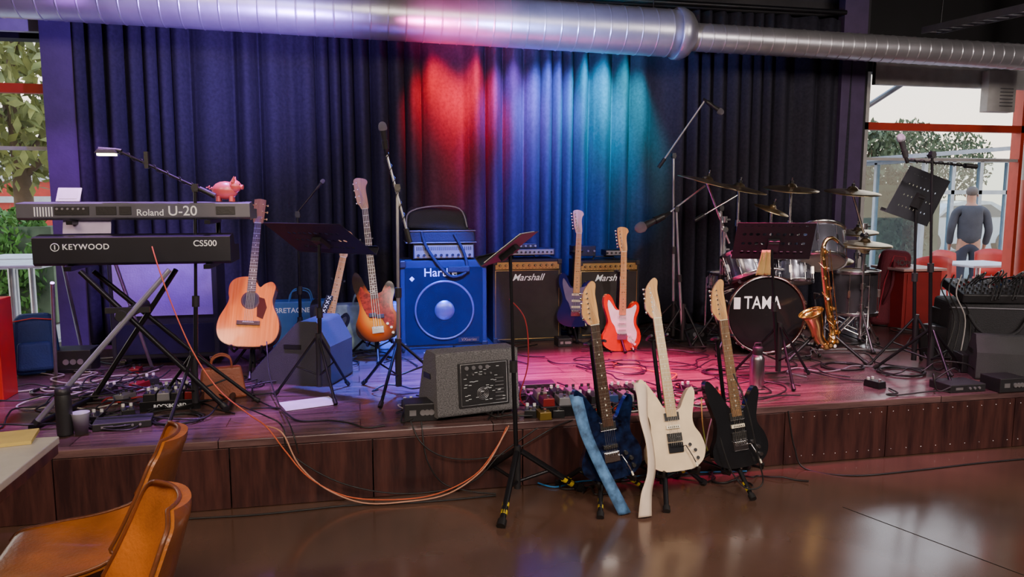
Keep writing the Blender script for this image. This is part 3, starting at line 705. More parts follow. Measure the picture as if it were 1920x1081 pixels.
# ================= WEDGE MONITORS
WC=mat('monitor_paint',(.05,.05,.056),.6,bump=.6,bs=300)
WC2=mat('grey_speckled_carpet',(.18,.18,.19),.8,var=.6,vs=150,bump=.8,bs=300)
def wedge(label,loc,yaw,w=.5,d=.42,h=.38,panel=False,pk=.06,tx=0,cm_=None):
    e=thing('floor_monitor',label,'stage monitor',loc,(rad(tx),0,rad(yaw))); WC_m=cm_ or WC
    y2=pk-.22
    prof=[(-d/2,0),(d/2,0),(d/2,.06),(d*pk,h),(d*y2,h),(-d/2,h*.62)]
    M=Matrix(((0,1,0,0),(1,0,0,0),(0,0,1,0),(0,0,0,1)))
    if panel: prof=[(-d/2,0),(d/2,0),(d/2,.05),(d*.1,h*.9),(-d*.05,h),(-d/2,h*.97)]
    b=B(); b.prism(prof[::-1],-w/2,w/2,WC_m,M); b.obj('cabinet',e,bev=.02,seg=3)
    a=V((0,d/2,.06)); c=V((0,d*pk,h)); mid=(a+c)/2; ang=math.atan2(c.z-a.z,c.y-a.y)
    b=B(); b.box((0,0,0),(w*.86,(c-a).length*.86,.012),GRL); b.obj('speaker_grille',e,loc=mid+V((0,math.sin(ang)*.006,-math.cos(ang)*.006)),rot=(ang,0,0),bev=.004)
    if panel:
        px_=.03
        b=B(); b.box((px_,-d/2-.004,h*.46),(w*.62,.012,h*.68),BLKP); b.obj('amplifier_panel',e,bev=.004)
        b=B()
        for i in range(4): b.cyl((px_-.1+i*.04,-d/2-.01,h*.72),(px_-.1+i*.04,-d/2-.016,h*.72),.011,SILV,n=16)
        for i in range(5): b.cyl((px_-.1+i*.035,-d/2-.01,h*.62),(px_-.1+i*.035,-d/2-.018,h*.62),.005,SILV,n=10)
        for i in range(7): b.box((px_+.09,-d/2-.011,h*.2+i*.02),(.05,.003,.004),SILV)
        for r_ in (.008,.016,.024,.032): 
            MM=Matrix.Translation((px_-.01,-d/2-.012,h*.32))@Matrix.Rotation(rad(90),4,'X'); b.lathe([(r_,0),(r_+.001,.003),(r_+.002,0)],SILV,MM,n=24)
        b.tube([(px_-.135,-d/2-.011,h*.15),(px_-.135,-d/2-.011,h*.78),(px_+.135,-d/2-.011,h*.78),(px_+.135,-d/2-.011,h*.15),(px_-.135,-d/2-.011,h*.15)],.0015,SILV,n=5)
        for i in range(34): b.box((px_+random.uniform(-.12,.12),-d/2-.011,h*random.uniform(.18,.75)),(.016,.003,.002),INK)
        b.obj('connectors',e)
    else:
        b=B(); b.box((w/2+.001,-.06,h*.3),(.005,.11,.07),BLKP); b.cyl((w/2,-.04,h*.3),(w/2+.008,-.04,h*.3),.013,SILV); b.cyl((w/2,-.08,h*.3),(w/2+.008,-.08,h*.3),.013,SILV); b.obj('connector_plate',e)
    for s in(-1,1):
        b=B(); b.box((s*(w/2+.002),-.02,h*.6),(.006,.12,.03),RUB); b.obj('recessed_handle',e)
    return e
q=G(565,722); wedge('dark grey wedge stage monitor facing the performers',(q.x,q.y+.2,ST),68,.36,.56,.42,pk=-.12)
q=G(888,788); wedge('powered wedge monitor with exposed connector panel at stage edge',(q.x,q.y+.2,ST+.012),12,.48,.36,.36,True,tx=-5,cm_=WC2)
# ================= CABINET behind keyboards
LAV=mat('purple_lit_cloth',(.46,.34,.7),.5,bump=.2)  # purple stage light put into the cloth colour
cx0=W(206,600,5.7).x; cx1=W(410,600,5.7).x; cz=W(300,487,5.7).z
e=thing('guitar_cabinet','black speaker cabinet with front cloth coloured as if lit purple on casters','speaker cabinet',((cx0+cx1)/2,5.7+.18,ST)); w_=cx1-cx0;h_=cz-ST-.06
b=B(); b.box((0,0,.06+h_/2),(w_,.36,h_),TOLEX); b.obj('cabinet',e,bev=.012)
b=B(); b.box((0,-.183,.06+h_*.7),(w_-.07,.01,h_*.52),LAV); b.obj('speaker_cloth',e)
b=B(); b.box((0,-.183,.06+h_*.2),(w_-.07,.01,h_*.3),GRL); b.obj('lower_grille',e)
o=None
for x in(-w_/2+.06,w_/2-.06):
    for y in(-.13,.13):
        if o is None: q=B(); q.cyl((-.015,0,.03),(.015,0,.03),.03,RUB,n=16); q.box((0,0,.05),(.04,.04,.02),CHR); o=q.obj('caster',e,loc=(x,y,0))
        else: dup(o,e,(x,y,0))
# ================= KEYBOARDS
KGR=mat('keyboard_grey',(.10,.10,.13),.45); KBL=mat('keyboard_black',(.014,.014,.022),.4); KW=mat('white_keys',(.8,.8,.78),.3)
def keyboard(label,x0,x1,Y,zc,th,dep,m,nk,tilt=0):
    w=x1-x0; e=thing('electronic_keyboard',label,'keyboard',((x0+x1)/2,Y+dep/2,zc-th/2),(rad(tilt),0,0))
    prof=[(-dep/2,0.012),(-dep/2+.02,0),(dep/2,0),(dep/2,th*.55),(0,th*.6),(-.04,th),(-dep/2,th*.92)]
    M=Matrix(((0,1,0,0),(1,0,0,0),(0,0,1,0),(0,0,0,1)))
    b=B(); b.prism(prof[::-1],-w/2,w/2,m,M); b.obj('case',e,bev=.004)
    b=B(); kw=(w-.16)/nk
    for i in range(nk):
        x=-w/2+.12+kw*(i+.5); b.box((x,dep*.25,th*.6+.008),(kw*.93,dep*.46,.016),KW)
        if i%7 not in(2,6): b.box((x+kw*.5,dep*.14,th*.6+.02),(kw*.5,dep*.26,.014),BLKP)
    b.obj('keys',e)
    return e,w
KY=4.42
x0,x1=W(30,395,KY).x,W(468,390,KY).x; zU=W(240,395,KY).z
e,w_=keyboard('grey synthesizer keyboard seen from its rear panel on upper tier',x0,x1,KY,zU,.098,.31,KGR,36,0)
text('Roland',.05,INK,e,(.0,-.158,.038),bold=.004,name='logo_lettering',align='LEFT')
text('U-20',.075,INK,e,(.16,-.158,.046),bold=.006,name='model_lettering',align='LEFT')
for x,ww in((-.32,.17),(-.15,.1),(-.055,.06),(.46,.1)):
    b=B(); b.box((x,-.157,.05),(ww,.006,.045),BLKP); b.obj('rear_panel',e)
o=None
for i in range(6):
    if o is None: b=B(); b.cyl((0,0,0),(0,-.006,0),.006,SILV,n=8); o=b.obj('rear_socket',e,loc=(-.39+i*.026,-.158,.06))
    else: dup(o,e,(-.39+i*.026,-.158,.06))
b=B()
for i in range(7):b.box((-.5+i*.014,-.157,.045),(.005,.004,.05),INK)
b.obj('vent_marks',e)
KY2=4.36
x0,x1=W(60,470,KY2).x,W(432,470,KY2).x; zL=W(240,468,KY2).z
e,w2_=keyboard('black stage piano on the lower tier, rear side with white lettering',x0,x1,KY2,zL,.165,.32,KBL,42,0)
text('KEYWOOD',.042,INK,e,(-w2_/2+.145,-.163,.1),bold=.008,name='logo_lettering',align='LEFT',space=1.1)
b=B(); M=Matrix.Translation((-w2_/2+.11,-.162,.1))@Matrix.Rotation(rad(90),4,'X'); b.lathe([(.018,0),(.02,.002),(.022,0)],INK,M,n=24); b.box((-w2_/2+.11,-.162,.1),(.005,.002,.024),INK); b.obj('logo_emblem',e)
text('CS500',.046,INK,e,(w2_/2-.13,-.163,.112),bold=.006,name='model_lettering')
e=thing('keyboard_stand','double-tier cross-braced keyboard stand with silver and black tubes','keyboard stand',(0,0,0))
def wl(a,b,r,m,nm): q=B(); q.tube([a,b],r,m,n=10); q.cyl(V(a),V(a)+(V(b)-V(a)).normalized()*.04,r*1.3,RUB); return q.obj(nm,e)
f1=G(62,806); SIL2=mat('satin_silver_tube',(.35,.37,.43),.35,.6)
wl(V((f1.x,f1.y,ST+.02)),W(318,505,4.3),.0145,SIL2,'leg')
f2=G(425,772); wl(V((f2.x,f2.y,ST+.02)),W(150,508,4.34),.015,BLK,'leg')
f3=V((f1.x+.12,f1.y+.55,ST+.02)); wl(f3,W(330,505,4.7),.015,BLK,'leg')
f4=V((f2.x-.02,f2.y+.5,ST+.02)); wl(f4,W(175,508,4.7),.015,BLK,'leg')
q=B(); q.tube([(f1.x,f1.y-.02,ST+.02),(f3.x,f3.y+.05,ST+.02)],.018,BLK); q.obj('foot_bar',e)
q=B(); q.tube([(f2.x,f2.y-.02,ST+.02),(f4.x,f4.y+.05,ST+.02)],.018,BLK); q.obj('foot_bar',e)
m1=W(232,590,4.32); q=B(); q.cyl(m1+V((0,-.05,0)),m1+V((0,.42,0)),.03,BLKP,n=16); q.box(m1+V((.03,-.03,.03)),(.22,.02,.03),BLKP); q.obj('pivot_plate',e)
for px in(130,390):
    a=W(px,502,4.34); q=B(); q.box((a.x,4.52,zL-.095),(.035,.42,.024),BLK); q.tube([(a.x,4.70,zL-.09),(a.x,4.72,zU-.065)],.014,BLK,n=8); q.box((a.x,4.56,zU-.062),(.03,.36,.022),BLK); q.obj('support_arm',e)
for (pa,pb) in (((98,560),(105,705)),((118,520),(155,665)),((215,520),(285,690))):
    a=W(pa[0],pa[1]-30,4.95);b_=G(pb[0],pb[1]); q=B(); q.tube([a,b_+V((0,0,.012))],.012,SILV,n=8); q.obj('rear_leg',e)
e=thing('tablet','white tablet leaning on the upper keyboard','tablet',(W(135,366,KY+.15).x,KY+.08,zU+.05),(rad(-35),0,0)); B().box((0,0,.045),(.12,.008,.09),WHT).obj('tablet_shell',e,bev=.003); B().box((0,-.005,.045),(.09,.002,.06),PAPER).obj('tablet_screen',e)
c=W(150,425,KY2)
meta(B().box((0,0,.05),(.24,.004,.11),mat('lilac_paper',(.6,.5,.75),.6),Matrix.Rotation(rad(-15),4,'X')).obj('sheet_music',loc=(c.x,KY2+.1,zL+.09)),'pale lilac sheet of paper standing on the lower keyboard','paper')
PIG=mat('pig_pink',(.62,.09,.1),.35,coat=.3)
c=W(425,372,KY+.14); e=thing('toy_pig','small pink toy pig sitting on the upper keyboard','toy',(c.x,KY+.1,zU+.05))
b=B(); b.sph((0,0,.062),.055,PIG,(1.3,.9,.95)); b.sph((.055,-.01,.085),.036,PIG); b.cyl((.085,-.015,.082),(.1,-.018,.08),.014,PIG,n=14)
for s in(-1,1): 
    b.cyl((.05,s*.02-.01,.11),(.056,s*.03-.01,.14),.014,PIG,.002,n=8)
    for x in(-.035,.035): b.cyl((x,s*.025,.03),(x,s*.027,.0),.013,PIG,n=8)
b.obj('pig_body',e)
o=None
for s in(-1,1):
    if o is None: b=B(); b.sph((0,0,0),.004,BLKP,n=8); o=b.obj('eye',e,loc=(.083,s*.014-.012,.098))
    else: dup(o,e,(.083,s*.014-.012,.098))
b=B(); b.tube(coilpts((-.07,0,.07),(-.095,0,.085),.008,2),.003,PIG,n=5); b.obj('tail',e)
base=G(368,770); top=W(366,352,base.y); 
e=micstand('black boom stand carrying a small bright clip lamp over keyboards',base,top,W(400,366,base.y),W(225,284,base.y),mic=False,lr=.34,a0=.3)
LAMP=mat('lamp_glow',(1,.9,.6),.3,emit=14)
a=W(208,288,base.y)-base
b=B(); b.tube([W(228,283,base.y)-base,a+V((.02,0,.02)),a+V((-.06,0,.025))],.012,BLKP); b.box(a+V((-.02,0,.014)),(.12,.05,.026),BLKP,top=.7); b.obj('lamp_housing',e,bev=.006)
b=B(); b.box(a+V((-.02,0,-.004)),(.09,.04,.014),LAMP); b.obj('lamp_tube',e)
b=B(); b.box(W(275,300,base.y)-base,(.02,.03,.09),BLKP,); b.obj('clamp',e)
# ================= MUSIC STANDS
base=G(600,742); c=W(598,447,base.y)
musicstand('black music stand with perforated desk beside the wedge monitor',base,c,.62,.36,58,-40,0,.27,.9,HOLE)
base=G(1458,712); c=W(1450,452,base.y)
musicstand('black perforated music stand in front of the drum kit',base,c,.50,.33,42,-22,0,.30,.3)
base=G(1712,690); c=W(1722,368,base.y)
musicstand('tall slate perforated music stand near the window',base,c,.44,.34,18,12,14,.3,.7,HOLE2)
base=G(970,935,0); c=W(958,465,base.y)
SOL=mat('black_desk',(.05,.05,.06),.4)
e=musicstand('tall black stand with yellow-taped tripod holding sheet music',base,c,.34,.26,52,62,0,.36,-2.0,SOL,True,hz=.26,tip=YT,tr=.016)
# ================= MIC STANDS
base=G(748,738); top=W(745,352,base.y)
micstand('chrome boom microphone stand with vocal microphone beside bass cabinet',base,top,W(768,452,base.y),W(724,285,base.y),tm=SILV,lr=.34,a0=.15,micdir=(-.12,-.2,.9))
base=G(1262,640); top=W(1263,292,base.y)
micstand('tall black boom stand with microphone raised high above drums',base,top,W(1236,312,base.y),W(1322,188,base.y-.2),lr=.3,a0=.6,wrap=False,micdir=(.5,-.2,-.4),tm=SILV)
base=G(1268,655); base.x+=.12; base.y+=.15; top=W(1268,392,base.y)
micstand('short boom stand aiming a dark microphone across the drum kit',base,top,W(1322,348,base.y),W(1250,402,base.y),lr=.22,a0=1.,tm=SILV,wrap=False,ms=1.7,micdir=(-.8,-.1,-.35),cw=False)
base=G(1742,705); top=W(1748,290,base.y)
micstand('tall black boom microphone stand beside the tall music stand',base,top,W(1828,312,base.y),W(1700,300,base.y),lr=.34,a0=.2,micdir=(-.3,0,.8))
base=G(560,700); base.y+=.3; top=W(558,402,base.y)
micstand('slim stand with a small gooseneck clip microphone',base,top,W(556,400,base.y),W(590,358,base.y),lr=.2,a0=.2,wrap=False,ms=.6,cw=False)
base=G(1350,650); top=W(1352,390,base.y)
micstand('chrome boom stand leaning among the drum hardware',base,top,W(1304,412,base.y),W(1382,366,base.y),mic=False,lr=.24,a0=.9,tm=CHR,wrap=False)
# ================= DRUM KIT
SHELL=mat('dark_shell_lacquer',(.03,.012,.01),.12,coat=1.)
HOOPR=mat('dark_brown_hoop',(.06,.018,.012),.2,coat=.8); HEADB=mat('black_drum_head',(.012,.011,.012),.15,coat=.5); HEADW=mat('coated_drum_head',(.5,.45,.4),.5)
TSH=mat('smoky_chrome_shell',(.2,.21,.26),.2,.8); DSH=mat('dark_drum_shell',(.05,.045,.055),.2,.4,coat=.5)
base=G(1440,667); yawd=-12
e=thing('bass_drum','large dark lacquered bass drum with lettered front head','drum',(base.x,base.y+.05,ST),(0,0,rad(yawd)))
R0=.305; MD=Matrix.Translation((0,0,R0+.01))@Matrix.Rotation(rad(90),4,'X')
b=B(); b.lathe([(R0-.015,-.42),(R0-.012,-.4),(R0-.012,-.02),(R0-.015,0)],SHELL,MD,n=56); b.obj('shell',e)
b=B(); b.lathe([(R0-.02,.004),(R0*.6,.004),(.001,.004)],HEADB,MD,n=56); b.obj('front_head',e); b=B(); b.lathe([(.001,-.42),(R0-.015,-.42)],HEADW,MD,n=56); b.obj('batter_head',e)
for z in(0,-.42):
    b=B(); b.lathe([(R0-.018,z-.018),(R0,z-.02),(R0+.004,z+.018),(R0-.012,z+.02),(R0-.018,z-.018)],HOOPR,MD,n=56); b.lathe([(R0-.012,z+.0205),(R0-.009,z+.022),(R0-.006,z+.0205)],CHR,MD,n=56); b.obj('hoop',e)
o=None
for i in range(10):
    t=2*math.pi*(i+.5)/10; 
    q=B(); q.cyl((R0+.002,0,.02),(R0+.002,0,-.14),.004,CHR,n=8); q.box((R0-.001,0,-.16),(.02,.02,.06),CHR); q.box((R0+.002,0,.015),(.014,.024,.025),CHR)
    if o is None: o=q.obj('tension_claw',e,loc=(0,0,R0+.01))
    c_=o if i==0 else dup(o,e)
    c_.rotation_mode='QUATERNION'; c_.rotation_quaternion=(Matrix.Rotation(rad(90),4,'X')@Matrix.Rotation(t,4,'Z')).to_quaternion()
for s in(-1,1):
    q=B(); q.tube([(s*(R0-.05),-.0+.12,.2),(s*(R0+.09),-.08,.008)],.008,CHR,n=8); q.sph((s*(R0+.09),-.08,.012),.014,RUB,n=8); q.obj('spur',e)
text('TAMA',.14,INK,e,(-.035,-.009,R0+.10),bold=.006,name='logo_lettering',space=1.02,sx=.74)
q=B(); q.box((-.23,-.0085,R0+.10),(.05,.002,.09),INK); q.obj('logo_emblem',e)
def drum(label,c,r,h,tilt=(0,0),name='tom_drum',legm=False,headm=HEADW,shm=SHELL):
    e=thing(name,label,'drum',c,(rad(tilt[0]),rad(tilt[1]),0))
    b=B(); b.lathe([(r-.006,-h/2),(r-.004,-h/2+.01),(r-.004,h/2-.01),(r-.006,h/2)],shm,n=40); b.obj('shell',e)
    b=B(); b.lathe([(r-.006,h/2+.003),(.001,h/2+.004)],headm,n=40); b.obj('batter_head',e)
    b=B(); b.lathe([(.001,-h/2-.003),(r-.006,-h/2-.003)],headm,n=40); b.obj('resonant_head',e)
    for z in(-h/2,h/2):
        b=B(); b.lathe([(r-.008,z-.014),(r+.006,z-.014),(r+.006,z+.008),(r+.012,z+.014),(r,z+.014),(r-.008,z-.014)],CHR,n=40); b.obj('hoop',e)
    q=B(); q.cyl((r+.004,0,-h/2),(r+.004,0,h/2),.0035,CHR,n=6); q.box((r+.003,0,0),(.02,.018,min(.06,h*.5)),CHR); o=None
    for i in range(8):
        if o is None:o=q.obj('tension_lug',e)
        else: dup(o,e,(0,0,0),(0,0,i*math.pi/4))
    if legm:
        for i in range(3):
            a=i*2*math.pi/3+.5; q=B(); q.tube([((r+.012)*math.cos(a),(r+.012)*math.sin(a),h*.2),((r+.012)*math.cos(a),(r+.012)*math.sin(a),-(c[2]-ST)+.03),((r+.05)*math.cos(a),(r+.05)*math.sin(a),-(c[2]-ST)+.01)],.007,CHR,n=8); q.obj('leg',e)
    return e
DK=base.y+.25
c=W(1398,496,DK-.02); drum('small rack tom with chrome hoops above the bass drum',tuple(c),.16,.2,(-22,-10),shm=TSH)
c=W(1540,462,DK+.02); drum('larger rack tom with chrome hoops tilted toward the drummer',tuple(c),.18,.27,(-26,14),shm=TSH)
c=W(1490,508,DK+.15); drum('dark middle tom with chrome hoops',tuple(c),.14,.18,(-14,4),shm=TSH)
b=B(); p_=V((base.x,base.y+.25,ST+2*R0)); 
for px in(1415,1515): t_=W(px,510,DK+.12); b.tube([p_+V((0,0,-.01)),p_+V((0,0,.06)),V((t_.x,DK+.18,t_.z))],.013,CHR,n=8)
meta(b.obj('tom_holder'),'chrome double tom holder rising from the bass drum','drum hardware')
c=W(1600,545,DK+.05); c.z=ST+.44; drum('dark floor tom on three chrome legs',tuple(c),.19,.34,(0,0),'floor_tom',True,shm=DSH)
c=W(1365,560,DK+.35); c.z=ST+.52; drum('shallow chrome snare drum',tuple(c),.17,.13,(0,0),'snare_drum',True,HEADW,CHR)
def cymstand(label,px,py,Y,wpx,tilt=(0,0),basepx=None,two=False,lr=.24,a0=.3):
    c=W(px,py,Y); r=wpx/2*(Y/ray(px,py).y)/F
    bx_=c.x if basepx is None else W(basepx,600,Y).x
    base=V((bx_,Y,ST)); e=thing('cymbal_stand',label,'cymbal',base); cc=c-base
    legs(e,lr,.3,CHR,a0,tr=.01)
    b=B(); 
    if basepx is None: b.tube([(0,0,.08),(0,0,cc.z*.5)],.0145,CHR,n=10); b.tube([(0,0,cc.z*.5),(0,0,cc.z+.03)],.010,CHR,n=10)
    else:
        b.tube([(0,0,.08),(0,0,cc.z*.72)],.0145,CHR,n=10); b.tube([(-cc.x*.3,0,cc.z*.72-(cc.z*.28)*.3),(0,0,cc.z*.72),cc],.010,CHR,n=8)
        b.cyl((0,-.025,cc.z*.72),(0,.025,cc.z*.72),.024,CHR)
    for z in(.4,.6,.78): b.cyl((0,0,cc.z*z-.025),(0,0,cc.z*z+.025),.021,CHR); b.box((.032,0,cc.z*z),(.04,.007,.014),CHR)
    b.obj('pole',e)
    prof=[(r,0),(r*.8,.008),(r*.35,.02),(r*.2,.024),(r*.16,.04),(r*.08,.05),(.004,.052)]
    b=B(); b.lathe(prof,CYM,n=48); o=b.obj('cymbal',e,loc=cc,rot=(rad(tilt[0]),rad(tilt[1]),0),solid=.003)
    if two:
        dup(o,e,cc-V((0,0,.02)),(rad(180),0,0)); q=B(); q.box((0,-.12,.02),(.08,.26,.015),CHR); q.obj('pedal',e)
    b=B(); b.cyl((0,0,.05),(0,0,.075),.014,RUB,n=10); b.cyl((0,0,.07),(0,0,.1),.005,CHR,n=8); b.obj('wing_nut',e,loc=cc,rot=(rad(tilt[0]),rad(tilt[1]),0))
    return e
cymstand('large bronze crash cymbal tilted on a chrome boom stand',1325,342,5.55,112,(9,12),1352)
cymstand('thin bronze cymbal on chrome stand',1385,354,5.75,104,(10,8))
cymstand('bronze ride cymbal high on a chrome stand',1483,355,5.65,100,(9,0))
cymstand('small tilted splash cymbal on chrome stand',1446,394,5.6,66,(16,14))
cymstand('bronze crash cymbal on tall chrome stand',1598,361,5.45,100,(9,0),1612)
cymstand('pair of hi-hat cymbals on chrome pedal stand',1622,458,5.25,94,(6,0),None,True)
cymstand('second low cymbal on chrome stand near the drums',1608,436,5.8,72,(7,-5))
cymstand('small cymbal low beside the floor tom',1568,490,5.7,60,(10,-8),1590)
TOW=mat('yellow_towel',(.62,.42,.16),.9,bump=.6,bs=200)
b=B(); c=W(1436,492,G(1458,712).y-.08); vs=[]
for i in range(9):
    for j in range(11):
        u=i/8-.5;v=j/10; vs.append((u*(.06+.05*v)-.01*v,.012*math.sin(u*14)+.01*v,-v*.16+.08))
b.add(vs,[(i*11+j,i*11+j+1,(i+1)*11+j+1,(i+1)*11+j) for i in range(8) for j in range(10)],TOW,True)
meta(b.obj('towel',loc=c,solid=.006),'pale yellow towel hanging over the music stand','towel')
# ================= SAXOPHONE
sb=G(1545,675); sY=sb.y
P=[W(a,b_,sY) for a,b_ in [(1572,454),(1560,446),(1547,453),(1543,478),(1547,530),(1555,585),(1560,616),(1554,640),(1541,645),(1528,630),(1523,607),(1516,588)]]
P=[p+V((0,-.0 if i<6 else -.04*min(1,(i-5)/3),0)) for i,p in enumerate(P)]
e=thing('saxophone','shiny brass alto saxophone resting on a black stand','saxophone',sb)
P=[p-sb for p in P]; PP=catm(P,6,False); n_=len(PP)
rs=[]
for i in range(n_):
    f=i/(n_-1); r_=.009+.034*f if f<.75 else .0345+(.042)*((f-.75)/.25)**1.7
    rs.append(r_)
b=B(); b.tube(PP,rs,BRASS,n=24,cap=False); b.obj('body_tube',e,solid=.002)
b=B(); d=(PP[-1]-PP[-2]).normalized(); MM=Matrix.Translation(PP[-1])@d.to_track_quat('Z','Y').to_matrix().to_4x4(); b.lathe([(rs[-1],0),(rs[-1]+.012,.014),(rs[-1]+.015,.018),(rs[-1]+.012,.021)],BRASS,MM,n=32); b.obj('bell_rim',e,solid=.002)
b=B(); d0=(PP[0]-PP[1]).normalized(); b.cyl(PP[0],PP[0]+d0*.06,.012,BLKP,.006,n=12); b.obj('mouthpiece',e)
for i in range(18):
    p=PP[15+i*2] if 15+i*2<n_-12 else PP[n_-14+(i%4)]
    k=1 if i%2 else -1; rr=.012+.0007*i; ro=rs[min(15+i*2,n_-14)]; b=B()
    b.cyl(p+V((k*ro*.7,-ro,0)),p+V((k*ro*.75,-ro-.012,0)),rr,BRASS,n=14); b.cyl(p+V((k*ro*.75,-ro-.012,0)),p+V((k*ro*.75,-ro-.014,0)),rr*.55,WHT if i%3==0 else GOLD,n=12)
    b.obj('key_cup',e)
a_,c_=PP[16],PP[n_-26]; b=B()
for k in(-.036,.005,.036): b.tube([a_+V((k,-.03,0)),c_+V((k,-.042,0))],.0035,BRASS,n=6)
b.obj('key_rods',e)
for i in(20,26,32,38): p=PP[i]; b=B(); b.tube([p+V((-.05,-.02,.01)),p+V((-.06,-.05,0)),p+V((-.035,-.065,-.03))],.0045,BRASS,n=6); b.obj('key_lever',e)
e=thing('saxophone_stand','folding black stand cradling the saxophone','instrument stand',sb+V((0,.03,0)))
legs(e,.32,.24,BLK,-.9,tr=.012)
b=B(); b.tube([(0,0,.1),(0,.05,.2),(-.02,.09,.45)],.009,BLK); b.tube([(-.02,.09,.45),(-.06,.04,.5),(-.06,-.02,.5)],.008,RUB); b.tube([(-.02,.09,.45),(.05,.04,.5),(.05,-.02,.5)],.008,RUB); b.tube([(0,0,.15),(-.08,-.06,.1),(-.08,-.1,.14)],.009,RUB); b.tube([(0,0,.15),(.08,-.06,.1),(.08,-.1,.14)],.009,RUB); b.obj('cradle',e)
# ================= BOTTLES, CUP, BAGS
STEEL=mat('brushed_steel',(.4,.4,.42),.3,1.)
q=G(1418,728); e=thing('thermos_bottle','brushed steel thermos bottle with black lid on stage','bottle',q)
B().lathe([(.001,0),(.043,0),(.045,.01),(.045,.19),(.04,.21),(.028,.225)],STEEL,n=28).obj('bottle_body',e)
B().lathe([(.03,.222),(.032,.225),(.032,.265),(.028,.272),(.001,.273)],BLKP,n=24).obj('lid',e); B().tube([(-.025,0,.27),(-.02,0,.295),(.02,0,.295),(.025,0,.27)],.005,BLKP).obj('lid_loop',e)
q=G(123,815); e=thing('water_bottle','tall black cylindrical water bottle','bottle',q)
B().lathe([(.001,0),(.036,0),(.038,.01),(.038,.2),(.034,.215)],BLKP,n=24).obj('bottle_body',e); B().lathe([(.034,.213),(.036,.216),(.036,.25),(.001,.252)],BLKP,n=24).obj('lid',e)
q=G(153,812); meta(B().lathe([(.001,.002),(.03,.002),(.03,.0),(.043,.11),(.045,.112),(.041,.11),(.028,.005)],mat('frosted_plastic',(.5,.52,.6),.3),n=24).obj('plastic_cup',loc=q),'translucent pale plastic cup','cup')
LEA=mat('brown_leather',(.3,.08,.035),.45,bump=.3)
q=G(415,748); e=thing('handbag','reddish brown leather handbag with looped handles','handbag',(q.x,q.y+.05,ST),(0,0,rad(12)))
B().box((0,0,.095),(.28,.12,.19),LEA,top=.8,topy=.45).obj('bag_body',e,bev=.015,seg=3)
for s in(-1,1): B().tube(catm([(-.06,s*.025,.18),(-.05,s*.03,.24),(0,s*.03,.265),(.05,s*.03,.24),(.06,s*.025,.18)],5,False),.006,LEA).obj('handle',e)
B().box((0,-.05,.13),(.05,.006,.03),GOLD,Matrix.Rotation(rad(-8),4,'X')).obj('clasp',e)
BPB=mat('blue_nylon',(.02,.05,.22),.7,bump=.4)
q=G(60,705); e=thing('backpack','dark blue backpack slumped beside the red cabinet','backpack',(q.x,q.y+.1,ST),(0,0,.3))
B().box((0,0,.21),(.30,.2,.42),BPB,top=.8,topy=.7).obj('bag_body',e,bev=.06,seg=4); B().box((0,-.11,.14),(.22,.06,.2),BPB,top=.9).obj('front_pocket',e,bev=.025,seg=3)
B().tube([(-.12,-.08,.38),(0,-.1,.4),(.12,-.08,.38)],.004,RED).obj('zip',e)
q=G(5,752); c=W(24,600,q.y+.2)
e=thing('red_cabinet','glossy red low cabinet standing by the window','cabinet',(c.x-.3,q.y+.1,ST)); hh_=W(10,562,q.y).z-ST
B().box((0,0,hh_/2),(.6,.2,hh_),RED).obj('cabinet_body',e,bev=.005); B().box((0,-.105,hh_/2),(.5,.012,hh_*.85),RED).obj('door',e,bev=.003)
LB=mat('sky_blue_bag',(.06,.2,.42),.5); LB2=mat('pale_blue_bag',(.2,.32,.42),.5,var=.5,vs=10)
def tote(label,px0,px1,pt,pb,Y,m,word=None,yaw=0,wx=0):
    a=W(px0,pb,Y);b_=W(px1,pb,Y);t_=W(px0,pt,Y); w=b_.x-a.x; h=t_.z-ST
    e=thing('shopping_bag',label,'shopping bag',((a.x+b_.x)/2,Y+.08,ST),(0,0,rad(yaw)))
    B().box((0,0,h/2),(w,.16,h),m,top=1.04).obj('bag_body',e,bev=.01)
    for s in(-1,1): B().tube(catm([(-w*.2,s*.075,h),(-w*.15,s*.07,h+.07),(0,s*.07,h+.09),(w*.15,s*.07,h+.07),(w*.2,s*.075,h)],4,False),.005,m).obj('handle',e)
    if word: text(word,.055,INK,e,(wx,-.084,h*.82),bold=.006,name='printed_lettering')
    return e
tote('blue printed shopping bag standing against the curtain',512,618,566,650,6.1,LB,'BRETAGNE',0,-.06)
tote('pale blue and white insulated bag beside bass guitar',627,748,572,660,6.0,LB2)
for a,b_ in(((578,757),.3),((835,664),.1)):
    q=G(*a); meta(B().box((0,0,0),(.3,.2,.002),PAPER).obj('paper_sheet',loc=(q.x,q.y,ST+.004),rot=(0,0,b_)),'white sheet of paper lying flat on the stage','paper')
# ================= PEDALBOARDS & PEDALS
cols=[(.22,.22,.24),(.16,.10,.015),(.2,.012,.012),(.02,.05,.15),(.25,.22,.18),(.03,.1,.05),(.14,.04,.12),(.015,.015,.017)]
PM=[mat('pedal_paint',c_,.35,.3) for c_ in cols]
pproto={}
def pedal(loc,k,rz=0,grp=None):
    e=thing('effects_pedal',['silver','yellow','red','blue','cream','green','purple','black'][k]+' guitar effects pedal with knobs and footswitch','effects pedal',loc,(0,0,rz),grp)
    if k not in pproto:
        b=B(); b.box((0,0,.022),(.07,.12,.044),PM[k],top=.92); o1=b.obj('enclosure',e,bev=.004)
        b=B(); b.cyl((0,-.035,.044),(0,-.035,.058),.009,CHR,n=12); o2=b.obj('footswitch',e)
        b=B(); b.cyl((0,0,.044),(0,0,.06),.009,BLKPU if k!=7 else WHT,n=12); o3=b.obj('control_knob',e,loc=(-.02,.035,0))
        o4=dup(o3,e,(.02,.035,0)); pproto[k]=[o1,o2,o3,o4]
    else:
        for o in pproto[k]: dup(o,e)
    return e
